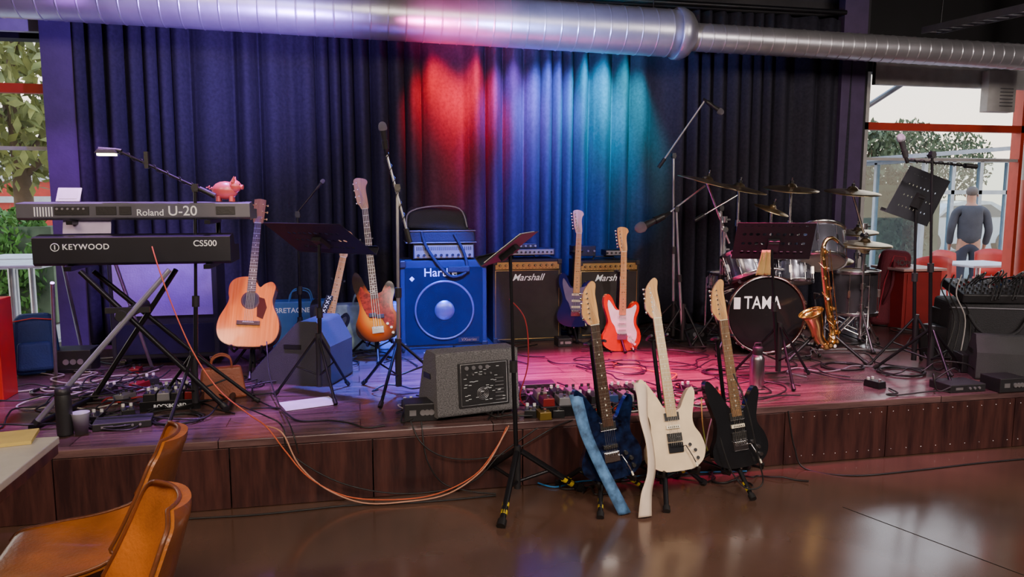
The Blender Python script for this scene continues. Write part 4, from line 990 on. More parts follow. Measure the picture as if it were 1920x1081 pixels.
def pboard(label,c,w,d,rz,pk,grp,word=None,wm=INK,ts=.028,wx=0):
    e=thing('pedalboard',label,'pedalboard',c,(0,0,rz)); b=B()
    for i in range(4): b.box((0,-d/2+d*(i+.5)/4,.05),(w,d/4-.02,.012),BLK)
    for s in(-1,1): b.box((s*(w/2-.01),0,.03),(.02,d,.06),BLK)
    b.box((0,-d/2,.03),(w,.008,.06),BLK)
    b.obj('frame',e,bev=.002)
    if word: text(word,ts,wm,e,(wx,-d/2-.006,.03),bold=.01,name='lettering')
    R=Matrix.Rotation(rz,4,'Z')
    for i,k in enumerate(pk):
        nrow=(len(pk)+1)//2; x=-w/2+.05+(w-.1)*(i%nrow)/max(1,nrow-1); y=-d/4 if i<nrow else d/4-.0
        p=V(c)+R@V((x,y,.057)); pedal(p,k,rz,grp)
q=G(315,772); pboard('black pedalboard with white lettering loaded with effects pedals',(q.x,q.y+.16,ST),.32,.26,.05,[7,0,7,2,0,7,7,3],'pedals on the small pedalboard','ROCKBOARD')
q=G(1135,822); pboard('wide pedalboard full of effects pedals at the stage edge',(q.x+.1,SF+.2,ST),.66,.28,0,[2,0,7,7,3,0,7,4,7,0,6,2,7,7],'pedals on the wide pedalboard','GUITARS.COM',RED,.035,.1)
random.seed(3)
for i,(px,py,k) in enumerate([(995,778,7),(1018,782,1),(1045,778,7),(1000,752,0),(1035,752,7),(235,750,0),(262,728,2),(240,778,7),(1340,745,2),(1375,738,0),(285,718,7),(205,735,7),(330,735,0),(180,790,7),(980,745,7),(1065,748,3),(1290,735,7),(770,765,7),(255,700,2),(1640,725,7)]):
    q=G(px,py); pedal(q,k,random.uniform(-.5,.5),'loose pedals on the stage')
def boxdev(label,px,py,w,d,h,m=BLKP,name='power_supply',rz=0,cat='audio device',z=ST,dz=0):
    q=G(px,py,z); e=thing(name,label,cat,(q.x,q.y+d/2,z+dz),(0,0,rz))
    B().box((0,0,h/2),(w,d,h),m).obj('housing',e,bev=.005)
    b=B(); b.box((-w*.25,-d/2-.001,h*.5),(w*.2,.003,h*.3),SILV if h<.12 else BLK); b.obj('front_panel',e)
    o=None
    for i in range(3):
        if o is None: b=B(); b.cyl((0,0,0),(0,-.006,0),min(.02,h*.16),SILV,n=10); o=b.obj('control_knob',e,loc=(w*.05,-d/2,h*.5))
        else: dup(o,e,(w*.05+i*w*.13,-d/2,h*.5))
    return e
boxdev('flat black wireless receiver lying on the stage',225,805,.28,.14,.04,rz=.15)
boxdev('black power strip box among cables',790,790,.18,.14,.1)
boxdev('flat black audio interface on the stage',1815,735,.26,.18,.05)
boxdev('small black device box by the stage edge',1900,735,.2,.16,.09)
boxdev('black power supply behind front pedals',1010,740,.22,.1,.07)
boxdev('small black direct box near combo amplifier',1060,650,.12,.14,.07)
boxdev('black stage box beneath the keyboards',120,700,.35,.2,.16)
boxdev('squat black flight case under the drum stands',1300,640,.25,.2,.12)
# ================= RIGHT SIDE GEAR
q=G(1850,690); rz1=W(1850,575,q.y).z; rh=rz1-ST
rc=V((W(1880,600,q.y).x+.2,q.y+.35,ST))
e=thing('equipment_rack','black padded equipment case supporting the mixing console','equipment case',rc,(0,0,rad(-24)))
B().box((0,0,rh/2),(.66,.42,rh),NYL,top=.94).obj('case',e,bev=.03,seg=3)
b=B(); b.tube(catm([(-.2,-.22,rh*.8),(-.1,-.25,rh*.5),(.1,-.25,rh*.5),(.2,-.22,rh*.8)],5,False),.012,NYL); b.obj('handle',e)
b=B(); b.tube([(-.32,-.2,rh*.9),(.32,-.2,rh*.9)],.005,PIPE); b.obj('zip',e)
e=thing('mixing_console','black sloped mixing console with rows of knobs on the case','mixing console',(rc.x+.03,rc.y-.02,rz1),(0,0,rad(-20)))
M_=Matrix.Rotation(rad(12),4,'X')
B().box((0,0,.07),(.6,.40,.07),BLKP,M_).obj('console_body',e,bev=.01)
protos=[]
for m in (BLKPU,SILV,PM[3],PM[2]):
    b=B(); b.cyl((0,0,0),(0,0,.013),.0075,m,n=7); protos.append(b)
pk=[None]*4
for i in range(7):
    for j in range(11):
        k=(i*5+j*3)%4 if i>2 else 0; p=M_@V((-.26+j*.052,-.17+i*.05,.105))
        if pk[k] is None: pk[k]=protos[k].obj('control_knob',e,loc=p,rot=(rad(12),0,0))
        else: dup(pk[k],e,p)
q=G(1890,712); wedge('black wedge monitor leaning beside the equipment case',(q.x+.05,q.y+.1,ST),-30,.4,.34,.3,pk=-.1)
boxdev('black powered amplifier box under a tangle of cables',1800,672,.3,.25,.24,rz=.2)
boxdev('black rack unit stacked askew on the amplifier box',1806,668,.26,.22,.12,rz=-.25,dz=.24)
boxdev('black snake box with cables on the stage',1842,700,.22,.16,.13,rz=-.35)
MAR=mat('maroon_fabric',(.12,.01,.022),.8,bump=.5)
e=thing('instrument_bag','maroon padded instrument bag standing upright near the window','bag',(W(1668,560,6.15).x,6.2,ST),(0,rad(6),rad(-10))); hb=W(1665,468,6.15).z-ST
B().box((0,0,hb/2),(.38,.2,hb),MAR,top=.72,topy=.6).obj('bag_body',e,bev=.06,seg=4); B().tube(catm([(-.1,-.11,hb*.3),(-.08,-.16,hb*.55),(-.06,-.1,hb*.85)],5,False),.014,MAR).obj('strap',e)
B().tube([(-.14,-.1,hb*.1),(-.12,-.1,hb*.6),(-.05,-.06,hb*.92),(.06,-.06,hb*.92),(.12,-.1,hb*.6),(.14,-.1,hb*.1)],.005,SRED).obj('zip',e)
text('HOPL',.07,BLKP,e,(.03,-.092,hb*.84),rot=(rad(80),0,0),name='printed_lettering')
c=W(1728,560,5.95); e=thing('red_cabinet','bright red cabinet with flat top behind the stands','cabinet',(c.x,6.15,ST)); hb=W(1722,508,5.95).z-ST
B().box((0,0,hb/2),(.40,.4,hb),REDD).obj('cabinet_body',e,bev=.006); B().box((0,-.205,hb/2),(.34,.012,hb*.9),REDD).obj('door',e,bev=.003); B().box((0,0,hb+.012),(.46,.46,.024),mat('pink_white_top',(.6,.35,.32),.4)).obj('cabinet_top',e,bev=.004)
# ================= CABLES
def cable(pts,r=.0045,m=RUB,label='black cable lying on the stage deck',k=6):
    b=B(); b.tube(catm(pts,k,False),r,m,n=6); return meta(b.obj('cable'),label,'cable')
random.seed(21)
def tangle(px0,px1,py0,py1,n,z=ST,label='tangled black cable on the stage deck',m=None,seg=8,j=.16,r=.005,up=.0):
    for i in range(n):
        p=G(random.uniform(px0,px1),random.uniform(py0,py1),z); a=random.uniform(0,6.28); pts=[]
        for s in range(seg):
            a+=random.uniform(-1.5,1.5); pts.append(V((p.x,max(p.y,SF+.05) if z==ST else p.y,z+.007+.006*(s%3)+random.uniform(0,up))))
            p=p+V((math.cos(a)*j,math.sin(a)*j*.9,0)); p.y=min(p.y,6.45)
        cable(pts,r,m or RUB,label)
tangle(40,320,690,800,20,up=.03); tangle(380,520,760,805,4)
tangle(1200,1380,620,740,13,up=.03); tangle(750,1090,735,795,15,j=.1,up=.03)
tangle(1380,1900,600,730,18); tangle(900,1110,615,690,9); tangle(1090,1340,740,790,10,j=.09,up=.06)
tangle(1760,1900,600,720,12,j=.1,up=.12); tangle(640,760,650,700,4); tangle(450,560,660,740,4)
WC_=mat('white_cable',(.42,.4,.39),.5)
tangle(30,200,690,770,9,m=WC_,label='pale cable curled on the stage'); tangle(1230,1310,720,800,4,m=WC_,label='pale thin cable on stage',j=.08,r=.004)
tangle(1290,1380,600,650,2,m=WC_,label='pale thin cable near the drums',j=.12,r=.004); tangle(780,1000,745,795,3,m=WC_,label='pale thin cable by the monitor',j=.08,r=.0035)
tangle(1400,1750,640,720,4,m=mat('grey_cable',(.2,.2,.21),.5),label='grey cable on stage')
RC=mat('red_cable',(.3,.015,.015),.5)
tangle(1080,1320,650,720,1,m=RC,label='red cable on stage'); tangle(230,340,700,770,2,m=RC,label='short red cable near pedals',j=.06)
def loop(px,py,R,n=3,m=RUB,z=ST,label='coil of black cable on the stage'):
    c=G(px,py,z); b=B(); pts=[]
    for i in range(n*18+1):
        t=i/18*2*math.pi; rr=R*(1+.12*math.sin(i*.37)); pts.append((c.x+rr*math.cos(t)+.01*math.sin(i*.2),max(c.y+rr*.9*math.sin(t),SF+.03 if z==ST else -9),z+.006+.004*(i/18)))
    b.tube(pts,.005,m,n=6); meta(b.obj('cable'),label,'cable')
for a in((215,795,.14,4),(330,790,.12,3),(800,775,.13,6),(815,760,.09,5),(1050,765,.08,3),(1690,700,.15,3),(190,745,.12,3),(1580,690,.14,3),(100,735,.13,3),(1345,700,.1,3)): loop(*a)
def mix(pts): return [W(a,b_,Y) for a,b_,Y in pts]
cable(mix([(285,462,4.33),(300,510,4.25),(330,590,4.2),(365,665,4.15),(410,730,4.08),(465,775,3.95),(500,800,3.83),(535,845,3.8),(580,895,3.78),(650,930,3.76),(740,936,3.74),(820,925,3.74),(890,890,3.76),(930,840,3.78),(950,800,3.83)]),.0036,ORG,'orange and white cable draped from the keyboard down the stage front')
cable(mix([(500,798,3.88),(530,812,3.8),(560,870,3.79),(610,915,3.77),(680,942,3.74),(760,940,3.72),(840,925,3.74),(905,880,3.76),(945,815,3.8),(955,795,3.86)]),.004,mat('peach_cable',(.6,.3,.2),.5),'pale orange cable hanging in a loop on the stage front')
cable(mix([(430,752,4.2),(500,780,4.0),(530,800,3.83),(545,850,3.8),(640,905,3.78),(760,925,3.76),(880,905,3.77),(940,850,3.79),(1010,800,3.85)]),.004,RUB,'black cable hanging over the stage edge')
cable(mix([(770,790,3.86),(790,830,3.8),(830,855,3.8),(890,860,3.8),(960,845,3.8),(1040,800,3.8),(1080,785,3.86)]),.004,RUB,'thin black cable sagging along the stage front')
cable(mix([(790,790,3.86),(800,860,3.8),(830,905,3.8),(880,920,3.78),(930,925,3.76)]),.004,RUB,'black cable dropping down the stage front')
cable([G(330,975,0)+V((0,0,.006)),G(480,965,0)+V((0,-.01,.006)),G(620,952,0)+V((0,0,.006)),G(670,948,0)+V((0,0,.006)),G(800,942,0)+V((0,0,.006)),G(930,930,0)+V((0,0,.006))],.005,RUB,'black cable running along the foot of the stage')
cable([W(1478,770,3.82),W(1482,800,3.81),W(1490,840,3.8),G(1510,880,0)+V((0,0,.006)),G(1600,893,0)+V((0,0,.006)),G(1720,880,0)+V((0,-.02,.006)),G(1850,868,0)+V((0,0,.006)),G(1990,852,0)+V((0,-.03,.006))],.005,RUB,'black cable hanging from stage then crossing the floor')
BLC=mat('blue_cable',(.03,.2,.5),.5)
cable([G(1000,905,0)+V((0,0,.01)),G(1040,915,0)+V((0,0,.008)),G(1085,905,0)+V((0,0,.008)),G(1150,900,0)+V((0,0,.008)),G(1250,890,0)+V((0,0,.008)),G(1400,885,0)+V((0,0,.008))],.005,BLC,'blue cable snaking between the guitar stand feet')
tangle(1000,1130,895,925,3,z=0,label='black cable on the floor by the guitar stands',j=.08); tangle(1320,1420,880,915,3,z=0,label='black cable on the floor by the guitar stands',j=.07)
cable(mix([(1230,735,3.9),(1225,775,3.78),(1228,840,3.72),(1250,880,3.7),(1310,870,3.7),(1330,800,3.75),(1345,745,3.9)]),.004,WC_,'pale cable looping down behind the guitars')
cable(mix([(1315,745,3.9),(1318,800,3.8),(1330,850,3.78),(1345,800,3.8),(1350,750,3.9)]),.004,mat('yellow_green_cable',(.3,.35,.05),.5),'yellow-green cable looping down the stage front')
cable(mix([(1210,750,3.9),(1205,790,3.8),(1200,840,3.78),(1160,870,3.78),(1120,840,3.78),(1090,780,3.86)]),.004,RUB,'black cable looping down behind the guitars')
cable(mix([(1375,700,3.5),(1400,760,3.45),(1420,850,3.42),(1430,905,3.42),(1400,915,3.4),(1370,880,3.42),(1350,820,3.45)]),.004,RUB,'black instrument cable hanging beside the black guitar')
cable(mix([(500,640,4.9),(505,700,4.7),(520,750,4.4),(545,800,3.85),(560,850,3.8)]),.004,RUB,'black cable falling from the music stand')
cable(mix([(955,560,3.9),(985,600,3.88),(990,680,3.87),(975,740,3.87),(985,760,3.9)]),.0035,RC,'red cable hanging from the tall stand')
for i in range(11):
    cable(mix([(1775+i*14,515,4.75),(1765+i*14,540+i*6,4.7),(1790+i*10,600,4.66),(1765+i*16,680,4.62)]),.005,RUB if i%4!=2 else WC_,'cable hanging down from the mixing console')
for i in range(12):
    a=V((rc.x-.34+i*.06,rc.y-.16+.03*(i%3),rz1+.13)); cable([a,a+V((.04,-.05,.08)),a+V((.1,.02,.06+.01*(i%5))),a+V((.14,.1,.02)),a+V((.2,-.04,.05)),a+V((.1,-.12,-.1))],.0055,RUB,'black cable heaped over the mixing console')
# ================= FOREGROUND CHAIRS AND TABLE
TAN=mat('tan_leather',(.46,.14,.018),.38,var=.4,vs=5,bump=.25,bs=90,coat=.2); TANB=mat('brown_leather_back',(.16,.045,.012),.4,var=.3,bump=.2,coat=.2)
def chair(label,loc,rz):
    e=thing('dining_chair',label,'chair',loc,(0,0,rz),'tan leather chairs at the table')
    prof=[(-.25,.435,.19,.0),(-.22,.455,.21,.01),(-.12,.445,.225,.03),(0,.435,.23,.05),(.10,.435,.23,.075),(.165,.46,.225,.09),(.205,.52,.22,.085),(.235,.60,.215,.07),(.262,.69,.205,.055),(.285,.77,.19,.045),(.297,.80,.165,.04),(.30,.82,.11,.036)]
    vs=[];N=15;P=catm([(a,b,0) for a,b,c,d in prof],3,False); Q=catm([(c,d,0) for a,b,c,d in prof],3,False)
    for off in(0,.028):
        ws=[]
        for i,(p,q) in enumerate(zip(P,Q)):
            t0_=P[min(i+1,len(P)-1)]-P[max(i-1,0)]; nx,nz=t0_.y,-t0_.x; ln=math.hypot(nx,nz); nx/=ln; nz/=ln
            for j in range(N):
                t=(j/(N-1))*2-1; cu=q.y*abs(t)**2.4
                back=min(1,max(0,(p.y-.44)/.1)); k=off*(1-.5*abs(t)**6)
                ws.append((p.x-cu*back*1.1+nx*k,t*q.x,p.y+cu*(1-back)*.9+nz*k))
        vs.append(ws)
    nP=len(P); b=B(); allv=vs[0]+vs[1]; n0=len(vs[0])
    b.add(allv,[(i*N+j,i*N+j+1,(i+1)*N+j+1,(i+1)*N+j) for i in range(nP-1) for j in range(N-1)],TAN,True)
    b.obj('seat_shell',e)
    b=B(); rim=[i*N for i in range(nP)]+[(nP-1)*N+j for j in range(1,N)]+[i*N+N-1 for i in range(nP-2,-1,-1)]+[j for j in range(N-2,0,-1)]
    b.add(allv,[(n0+i*N+j,n0+(i+1)*N+j,n0+(i+1)*N+j+1,n0+i*N+j+1) for i in range(nP-1) for j in range(N-1)],TANB,True)
    b.add(allv,[(rim[i],rim[(i+1)%len(rim)],n0+rim[(i+1)%len(rim)],n0+rim[i]) for i in range(len(rim))],TAN,True)
    b.obj('outer_shell',e,label='darker brown leather outer shell')
    edge=[V(vs[0][k]) for k in rim[:-N+2]]; b=B()
    b.tube(edge,.006,TANB,n=6); b.obj('seam_piping',e)
    for sx in(-1,1):
        for s in(-1,1):
            b=B(); b.tube([(sx*.1,s*.1,.40),(sx*.22,s*.2,.0)],.012,BLK,n=10); b.cyl((sx*.218,s*.198,.01),(sx*.221,s*.201,0),.014,RUB); b.obj('leg',e)
    b=B(); b.box((0,0,.392),(.24,.24,.02),BLK); b.obj('seat_frame',e)
chair('tan leather shell dining chair pulled up at the table',(-.875,2.48,0),rad(6))
chair('tan leather shell dining chair beside another at the table',(-.74,1.86,0),rad(20))
TT=mat('pale_table_laminate',(.42,.4,.38),.3)
e=thing('dining_table','pale laminate table with dark edge beside the leather chairs','table',(-1.42,2.2,0))
B().box((0,0,.735),(.80,1.14,.026),TT).obj('table_top',e,bev=.004); B().box((0,0,.705),(.79,1.13,.036),DARKW).obj('edge_band',e)
B().cyl((0,0,.02),(0,0,.69),.035,BLK).obj('pedestal',e); B().box((0,0,.012),(.45,.45,.024),BLK).obj('base_plate',e,bev=.005)
q=G(25,822,.75); meta(B().box((0,0,.006),(.22,.15,.012),mat('yellow_menu',(.55,.42,.12),.5)).obj('menu_card',loc=(q.x-.04,q.y-.02,.749),rot=(0,0,.2)),'yellow menu card lying on the table','menu')
# ================= OUTSIDE
GRD=mat('paving',(.32,.3,.28),.8,vs=1,bump=.2,bs=12)
struct(B().box((2,32,-.06),(90,50,.1),GRD).obj('ground'))
LEAF=mat('leaf_green',(.2,.22,.06),.6,var=.6,vs=3); LEAF2=mat('dark_leaf',(.07,.1,.05),.7,var=.5,vs=3); BARK=mat('bark',(.12,.08,.05),.9,bump=.8,bs=20)
def foliage(name,parent,c,rad_,n,m,s=.12):
    b=B(); vs=[];fs=[]
    for i in range(n):
        while True:
            p=V((random.uniform(-1,1),random.uniform(-1,1),random.uniform(-1,1)))
            if .3<p.length<1:break
        p=V((p.x*rad_[0],p.y*rad_[1],p.z*rad_[2]))+V(c); q=Euler((random.uniform(0,6),random.uniform(0,6),random.uniform(0,6))).to_matrix()
        k=len(vs)
        for a,d in((-s,0),(0,-s*.45),(s,0),(0,s*.45)): vs.append(p+q@V((a,d,0)))
        fs.append((k,k+1,k+2,k+3))
    b.add(vs,fs,m); return b.obj(name,parent)
def tree(label,x,y,h,r,m=LEAF,n=2500,s=.12):
    e=thing('tree',label,'tree',(x,y,0))
    B().tube([(0,0,0),(.05,0,h*.3),(0,.05,h*.6),(.05,0,h*.85)],[.16,.13,.09,.03],BARK,n=10).obj('trunk',e)
    b=B()
    for i in range(6):
        a=i*1.05; b.tube([(0,0,h*(.35+.05*i)),(math.cos(a)*r*.4,math.sin(a)*r*.4,h*(.5+.05*i)),(math.cos(a)*r*.7,math.sin(a)*r*.7,h*(.58+.05*i))],[.06,.035,.01],BARK,n=6)
    b.obj('branches',e)
    o=foliage('foliage',e,(0,0,h*.68),(r,r,h*.36),n,m,s); o['kind']='stuff'
p=W(25,200,12); tree('broad leafy green tree outside the window',p.x-.2,12.5,5.2,2.0,LEAF,3800,.12)
for px,Y,h,r in((1628,24,4.2,1.1),(1700,30,5.0,1.5),(1790,34,5.0,1.8)):
    p=W(px,300,Y); tree('dark conifer-like tree beyond the terrace',p.x,Y,h,r,LEAF2,1500,.14)
BW=mat('white_render',(.55,.56,.6),.7); GLD=mat('dark_shop_glass',(.08,.09,.1),.1)
def hedge(label,x0,x1,Y,h,m=LEAF):
    e=thing('hedge',label,'hedge',((x0+x1)/2,Y,0)); B().box((0,0,h/2-.03),(x1-x0,.5,h-.1),LEAF2).obj('hedge_core',e)
    o=foliage('foliage',e,(0,0,h/2),((x1-x0)/2*1.05,.45,h/2*1.25),3500,m,.06);o['kind']='stuff'
GRN=mat('bright_hedge',(.08,.2,.03),.6,var=.5,vs=3)
a=W(-60,430,10.5);b_=W(110,430,10.5); hedge('clipped green hedge outside the window',a.x,b_.x,10.5,W(40,412,10.5).z,GRN)
a=W(1605,400,14);b_=W(1745,400,14); hedge('dark hedge along the terrace',a.x,b_.x,14,W(1660,340,14).z,LEAF2)
a=W(-260,300,16);b_=W(180,300,16)
e=thing('building','white rendered building with red ground floor across the street','building',((a.x+b_.x)/2,18,0)); w_=b_.x-a.x
z1=W(50,278,16).z; z2=W(50,340,16).z
B().box((0,0,(z1+z2)/2),(w_,4,z1-z2),BW).obj('upper_wall',e); B().box((0,.05,z2/2),(w_,3.9,z2),RED).obj('lower_wall',e)
for i in range(4): b=B(); b.box((-w_*.4+i*w_*.26,-1.92,z2*.45),(w_*.14,.06,z2*.5),GLD); b.obj('shop_window',e)
b=B(); b.box((w_*.02,-2.0,z2*.82),(w_*.95,.1,.12),BW); b.obj('fascia',e)
def ttable(x,y,label,m=BW,h=.74):
    e=thing('terrace_table',label,'table',(x,y,0)); B().box((0,0,h),(.8,.7,.03),m).obj('table_top',e,bev=.01); B().cyl((0,0,0),(0,0,h),.03,SILV).obj('pedestal',e); B().box((0,0,.015),(.4,.4,.03),SILV).obj('base',e)
for px,py,Y in((20,500,7.9),(60,520,8.8),(25,470,9.6)):
    p=W(px,py,Y); ttable(p.x,Y,'white terrace table outside the window',h=.95 if Y<9 else .8)
def tchair(x,y,rz,m):
    e=thing('terrace_chair','red moulded terrace chair outside the window','chair',(x,y,0),(0,0,rz),'red terrace chairs')
    B().box((0,0,.44),(.44,.42,.03),m).obj('seat',e,bev=.012)
    b=B(); vs=[]
    for i in range(7):
        for j in range(5): t=i/6*2-1; vs.append((t*.22,.2-.06*t*t+.03*j/4,.46+j*.1-(.05*t*t if j==4 else 0)))
    b.add(vs,[(i*5+j,i*5+j+1,(i+1)*5+j+1,(i+1)*5+j) for i in range(6) for j in range(4)],m,True); b.obj('backrest',e,solid=.015)
    for sx in(-1,1):
        for s in(-1,1): B().tube([(sx*.18,s*.17,.43),(sx*.21,s*.2,0)],.012,m).obj('leg',e)
TRD=mat('terrace_red',(.45,.03,.025),.5)
for px,Y,rz in((1690,8.6,.3),(1740,8.3,2.8),(1788,8.8,.1),(1868,8.9,-.4)):
    p=W(px,490,Y); tchair(p.x,Y,rz,TRD)
p=W(1835,490,8.1); ttable(p.x,8.1,'white terrace table among red chairs',h=.74)
ALU=mat('aluminium_frame',(.28,.33,.4),.4,.3); PG=glassmat('pavilion_glass',(.6,.75,.82),.08)
Yp=11.2; a=W(1735,300,Yp); b_=W(1990,300,Yp); zt=W(1800,300,Yp).z
e=thing('glass_pavilion','grey-framed glass terrace enclosure outside','glass pavilion',(a.x,Yp,0)); Lx=b_.x-a.x
b=B()
for i in range(6): b.box((Lx*i/5,0,zt/2),(.07,.07,zt),ALU)
for z in(.5,zt-.55,zt): b.box((Lx/2,0,z),(Lx,.07,.07),ALU)
for i in range(4): b.box((0,1.2*(i+1),zt/2),(.07,.07,zt),ALU)
b.box((0,2.4,zt),(.07,4.8,.07),ALU); b.obj('frame',e)
b=B(); b.add([(0,0,.1),(Lx,0,.1),(Lx,0,zt),(0,0,zt)],[(0,1,2,3)],PG); b.obj('glass_pane',e)
b=B(); b.add([(0,0,.1),(0,4.8,.1),(0,4.8,zt),(0,0,zt)],[(0,1,2,3)],PG); b.obj('glass_pane',e)
b=B(); b.add([(-.5,-.3,zt+.04),(Lx,-.3,zt+.3),(Lx,5,zt+.3),(-.5,5,zt+.04)],[(0,1,2,3)],mat('roof_metal',(.22,.26,.33),.5)); b.obj('roof',e,solid=.07)
aw_=B().tube([W(1606,212,7.4),W(1690,158,7.2)],.03,ALU).obj('trim_4'); struct(aw_)
CARW=mat('white_car_paint',(.6,.6,.62),.2,coat=1.)
p=W(1775,410,19); e=thing('car','white parked hatchback beyond the terrace','car',(p.x,19,0))
prof=[(-2,.35),(-2.02,.7),(-1.85,.95),(-1.1,1.05),(-.6,1.45),(.7,1.5),(1.5,1.05),(1.95,.95),(2.02,.6),(2,.35)]
b=B(); b.prism([(p_.x,p_.y) for p_ in catm([(a,c,0) for a,c in prof],3)],-.85,.85,CARW); b.obj('car_body',e,bev=.08,seg=3)
b=B(); b.prism([(-1.0,1.06),(-.55,1.38),(.65,1.42),(1.3,1.06)],-.87,.87,GLD); b.obj('side_windows',e)
o=None
for x in(-1.25,1.25):
    for y in(-.78,.78):
        if o is None: q=B(); q.cyl((0,-.1,0),(0,.1,0),.33,RUB,n=24); q.cyl((0,-.105,0),(0,.105,0),.2,SILV,n=16); o=q.obj('wheel',e,loc=(x,y,.33))
        else: dup(o,e,(x,y,.33))
# person
def skin(name,vs,es,rs,m,parent,sub=2):
    me=bpy.data.meshes.new(name); me.from_pydata(vs,es,[]); o=bpy.data.objects.new(name,me); bpy.context.scene.collection.objects.link(o); o.parent=parent
    md=o.modifiers.new('Skin','SKIN'); md.use_smooth_shade=True
    sv=me.skin_vertices[0].data
    for i,r in enumerate(rs): sv[i].radius=r if isinstance(r,tuple) else (r,r)
    sv[0].use_root=True
    s=o.modifiers.new('Sub','SUBSURF'); s.levels=sub; s.render_levels=sub; me.materials.append(m)
    return o
SK=mat('skin',(.4,.2,.13),.5); JK=mat('grey_jacket',(.05,.052,.065),.85,bump=.3); TRS=mat('dark_trousers',(.03,.032,.05),.85); HAIR=mat('grey_hair',(.12,.1,.09),.8,bump=.6,bs=200)
pp=W(1820,400,9.9); e=thing('person','person in grey jacket and dark trousers standing seen from behind','person',(pp.x,9.9,-.01),(0,0,rad(150)))
vs=[(0,0,.95),(0,0,1.12),(0,.01,1.3),(0,.01,1.42),(0,0,1.50),(0,-.02,1.58),(0,-.02,1.68)]
es=[(0,1),(1,2),(2,3),(3,4),(4,5),(5,6)]; rs=[(.15,.11),(.14,.1),(.17,.11),(.13,.09),(.055,.055),(.075,.09),(.07,.085)]
for s in(-1,1):
    k=len(vs); vs+=[(s*.09,0,.86),(s*.1,0,.5),(s*.105,.03,.1),(s*.11,-.12,.035)]; es+=[(0,k),(k,k+1),(k+1,k+2),(k+2,k+3)]; rs+=[.09,.06,.042,(.04,.03)]
    k=len(vs); vs+=[(s*.19,0,1.38),(s*.25,.02,1.1),(s*.24,-.1,.86),(s*.235,-.13,.8)]; es+=[(3,k),(k,k+1),(k+1,k+2),(k+2,k+3)]; rs+=[.055,.042,.03,(.035,.018)]
    for f in range(4):
        j=len(vs); L_=[.055,.065,.06,.05][f]; yy=-.155+.018*f
        vs+=[(s*.235,yy,.765),(s*.232,yy-.005,.765-L_*.5),(s*.222,yy,.765-L_)]; es+=[(k+3,j),(j,j+1),(j+1,j+2)]; rs+=[.009,.008,.007]
    j=len(vs); vs+=[(s*.222,-.165,.79),(s*.215,-.18,.765)]; es+=[(k+3,j),(j,j+1)]; rs+=[.01,.008]
skin('body',vs,es,rs,SK,e)
vs=[(0,0,.84),(0,0,1.12),(0,.01,1.3),(0,.01,1.43),(0,.01,1.47)]; es=[(0,1),(1,2),(2,3),(3,4)]; rs=[(.195,.15),(.18,.14),(.2,.145),(.13,.1),(.07,.07)]
for s in(-1,1):
    k=len(vs); vs+=[(s*.2,0,1.38),(s*.26,.02,1.1),(s*.245,-.095,.87)]; es+=[(3,k),(k,k+1),(k+1,k+2)]; rs+=[.075,.06,.05]
skin('jacket',vs,es,rs,JK,e)
vs=[(0,0,.93),(0,0,.96)]; es=[(0,1)]; rs=[(.16,.12),(.155,.12)]
for s in(-1,1):
    k=len(vs); vs+=[(s*.09,0,.84),(s*.1,0,.5),(s*.105,.03,.07)]; es+=[(0,k),(k,k+1),(k+1,k+2)]; rs+=[.105,.075,.06]
skin('trousers',vs,es,rs,TRS,e)
b=B(); b.sph((0,.0,1.69),.09,HAIR,(.92,1.05,.9),n=18); b.obj('hair',e)
b=B(); b.sph((0,-.115,1.62),.014,SK,(.8,1,1.3),n=8); b.obj('nose',e)
b=B(); b.sph((0,-.1,1.575),.022,mat('lips',(.4,.12,.1),.5),(1,.4,.3),n=8); b.obj('mouth',e)
for s in(-1,1):
    b=B(); b.sph((s*.03,-.1,1.645),.009,WHT,n=8); b.sph((s*.03,-.107,1.645),.005,BLKP,n=8); b.obj('eye',e)
    b=B(); b.sph((s*.083,-.01,1.63),.022,SK,(.4,.8,1.2),n=8); b.obj('ear',e)
# ================= WORLD + LIGHTS
wd=bpy.data.worlds.new('world'); bpy.context.scene.world=wd; wd.use_nodes=True; n=wd.node_tree.nodes;l=wd.node_tree.links
bg=n['Background']; tc=n.new('ShaderNodeTexCoord'); sxz=n.new('ShaderNodeSeparateXYZ'); rp=n.new('ShaderNodeValToRGB')
l.new(tc.outputs['Generated'],sxz.inputs[0]); l.new(sxz.outputs['Z'],rp.inputs[0]); l.new(rp.outputs[0],bg.inputs[0])
rp.color_ramp.elements[0].position=0; rp.color_ramp.elements[0].color=(1,.82,.62,1); rp.color_ramp.elements[1].position=.6; rp.color_ramp.elements[1].color=(.55,.7,.95,1)
k=rp.color_ramp.elements.new(.15); k.color=(1,.92,.82,1)
bg.inputs[1].default_value=3.4
def spot(loc,tgt,col,en,ang,blend=.6,r=.06):
    d=bpy.data.lights.new('spot','SPOT'); d.color=col; d.energy=en; d.spot_size=rad(ang); d.spot_blend=blend; d.shadow_soft_size=r
    o=bpy.data.objects.new('stage_or_fill_spot',d); bpy.context.scene.collection.objects.link(o); o.location=loc
    o.rotation_euler=(V(tgt)-V(loc)).to_track_quat('-Z','Y').to_euler(); return o
def area(loc,tgt,col,en,sx,sy_):
    d=bpy.data.lights.new('area','AREA'); d.color=col; d.energy=en; d.shape='RECTANGLE'; d.size=sx; d.size_y=sy_
    o=bpy.data.objects.new('room_fill_light',d); bpy.context.scene.collection.objects.link(o); o.location=loc
    o.rotation_euler=(V(tgt)-V(loc)).to_track_quat('-Z','Y').to_euler(); return o
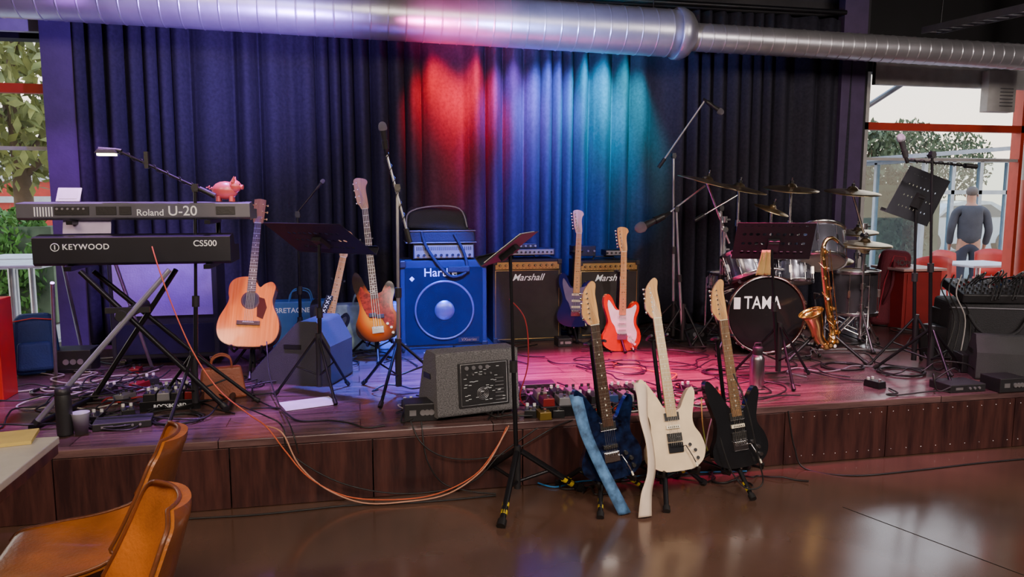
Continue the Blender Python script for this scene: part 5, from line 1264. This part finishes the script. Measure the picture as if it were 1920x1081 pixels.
# coloured wash lights rigged behind the duct, grazing down the curtain
for px,col,en in((830,(1,0,.012),2000),(885,(1,.0,.03),1900),(962,(.4,.12,1),1100),(1025,(.12,.2,1),2200),(1105,(.0,.5,.8),2300),(1165,(.0,.6,.66),1200)):
    t=W(px,250,CURY); spot((t.x,6.12,3.3),(t.x,CURY,2.15),col,en,42,.9,.05)
# weaker front washes reaching the lower curtain and gear
t=W(860,330,CURY); spot((t.x,4.6,3.3),t+V((0,0,-.3)),(1,0,.05),450,20,.9)
t=W(1010,410,CURY); spot((t.x,4.4,3.3),t,(.05,.08,1),2000,30,.9)
t=W(1125,380,CURY); spot((t.x,4.4,3.3),t,(.0,.3,.8),1100,24,.9)
t=W(500,400,CURY); spot((t.x+.3,3.6,3.3),t,(.06,.05,1),170,60,1)
t=W(118,300,6.69); spot((t.x+.5,5.6,3.3),t,(.5,.1,1),260,36,1)
# bass cabinet blue
t=W(826,570,5.95); spot((t.x+.1,4.0,3.4),t,(.02,.08,1),4500,19,.7)
# overhead pools on the deck
t=G(735,705); spot((t.x,t.y-.2,3.5),t,(.06,.14,1),3600,30,.8)
t=G(860,700); spot((t.x,t.y-.2,3.5),t,(.35,.14,1),2200,28,.9)
t=G(1170,705); spot((t.x-.1,t.y-.3,3.5),t,(1,.02,.28),3600,38,.9)
t=G(1020,705); spot((t.x,t.y-.2,3.5),t,(1,.08,.75),2400,32,.9)
t=G(1340,705); spot((t.x,t.y-.3,3.5),t,(1,.06,.3),1500,36,1)
t=G(1600,710); spot((t.x,t.y-.3,3.5),t,(.8,.3,.6),700,40,1)
t=G(480,735); spot((t.x,t.y-.3,3.5),t,(.5,.2,1),1100,36,1)
t=G(200,750); spot((t.x,t.y-.3,3.5),t,(.6,.25,.9),800,40,1)
t=G(330,660); spot((t.x+.6,t.y-1.4,3.4),t+V((-.1,.2,.3)),(.4,.16,1),1000,34,1)
# added front fill spots, no source in view, brightening the instruments
t=W(464,560,5.15); spot((t.x+.8,2.0,3.3),t,(1,.72,.5),330,13,1)
t=W(690,560,5.5); spot((t.x+.3,2.6,3.2),t,(1,.74,.45),420,11,1)
t=W(1130,540,5.7); spot((t.x-.3,2.2,3.3),t,(1,.86,.8),330,14,1)
t=W(1500,560,5.4); spot((t.x-.8,2.4,3.3),t,(1,.82,.78),800,26,1)
t=W(1250,760,3.5); spot((t.x-.4,.3,3.2),t,(1,.88,.78),330,26,1)
# duct lighting
spot((W(480,0,4).x,4.6,2.2),W(400,25,DY),(.36,.2,1),480,95,1)
spot((W(860,0,4).x,4.9,2.3),W(860,40,DY),(1,.1,.55),330,46,1)
spot((W(1080,0,4).x,4.6,2.3),W(1080,60,DY),(.3,.36,1),320,80,1)
# added unseen fill lights that brighten the room
area((.8,-.5,3.4),(1,4.5,.3),(1,.84,.72),230,4,1.5)
area((-2.5,1.0,3.3),(-1.0,3.5,.6),(1,.72,.5),70,1.2,1.2)
area((5.2,1.0,3.4),(4.5,5,.5),(1,.86,.78),150,2,1.5)
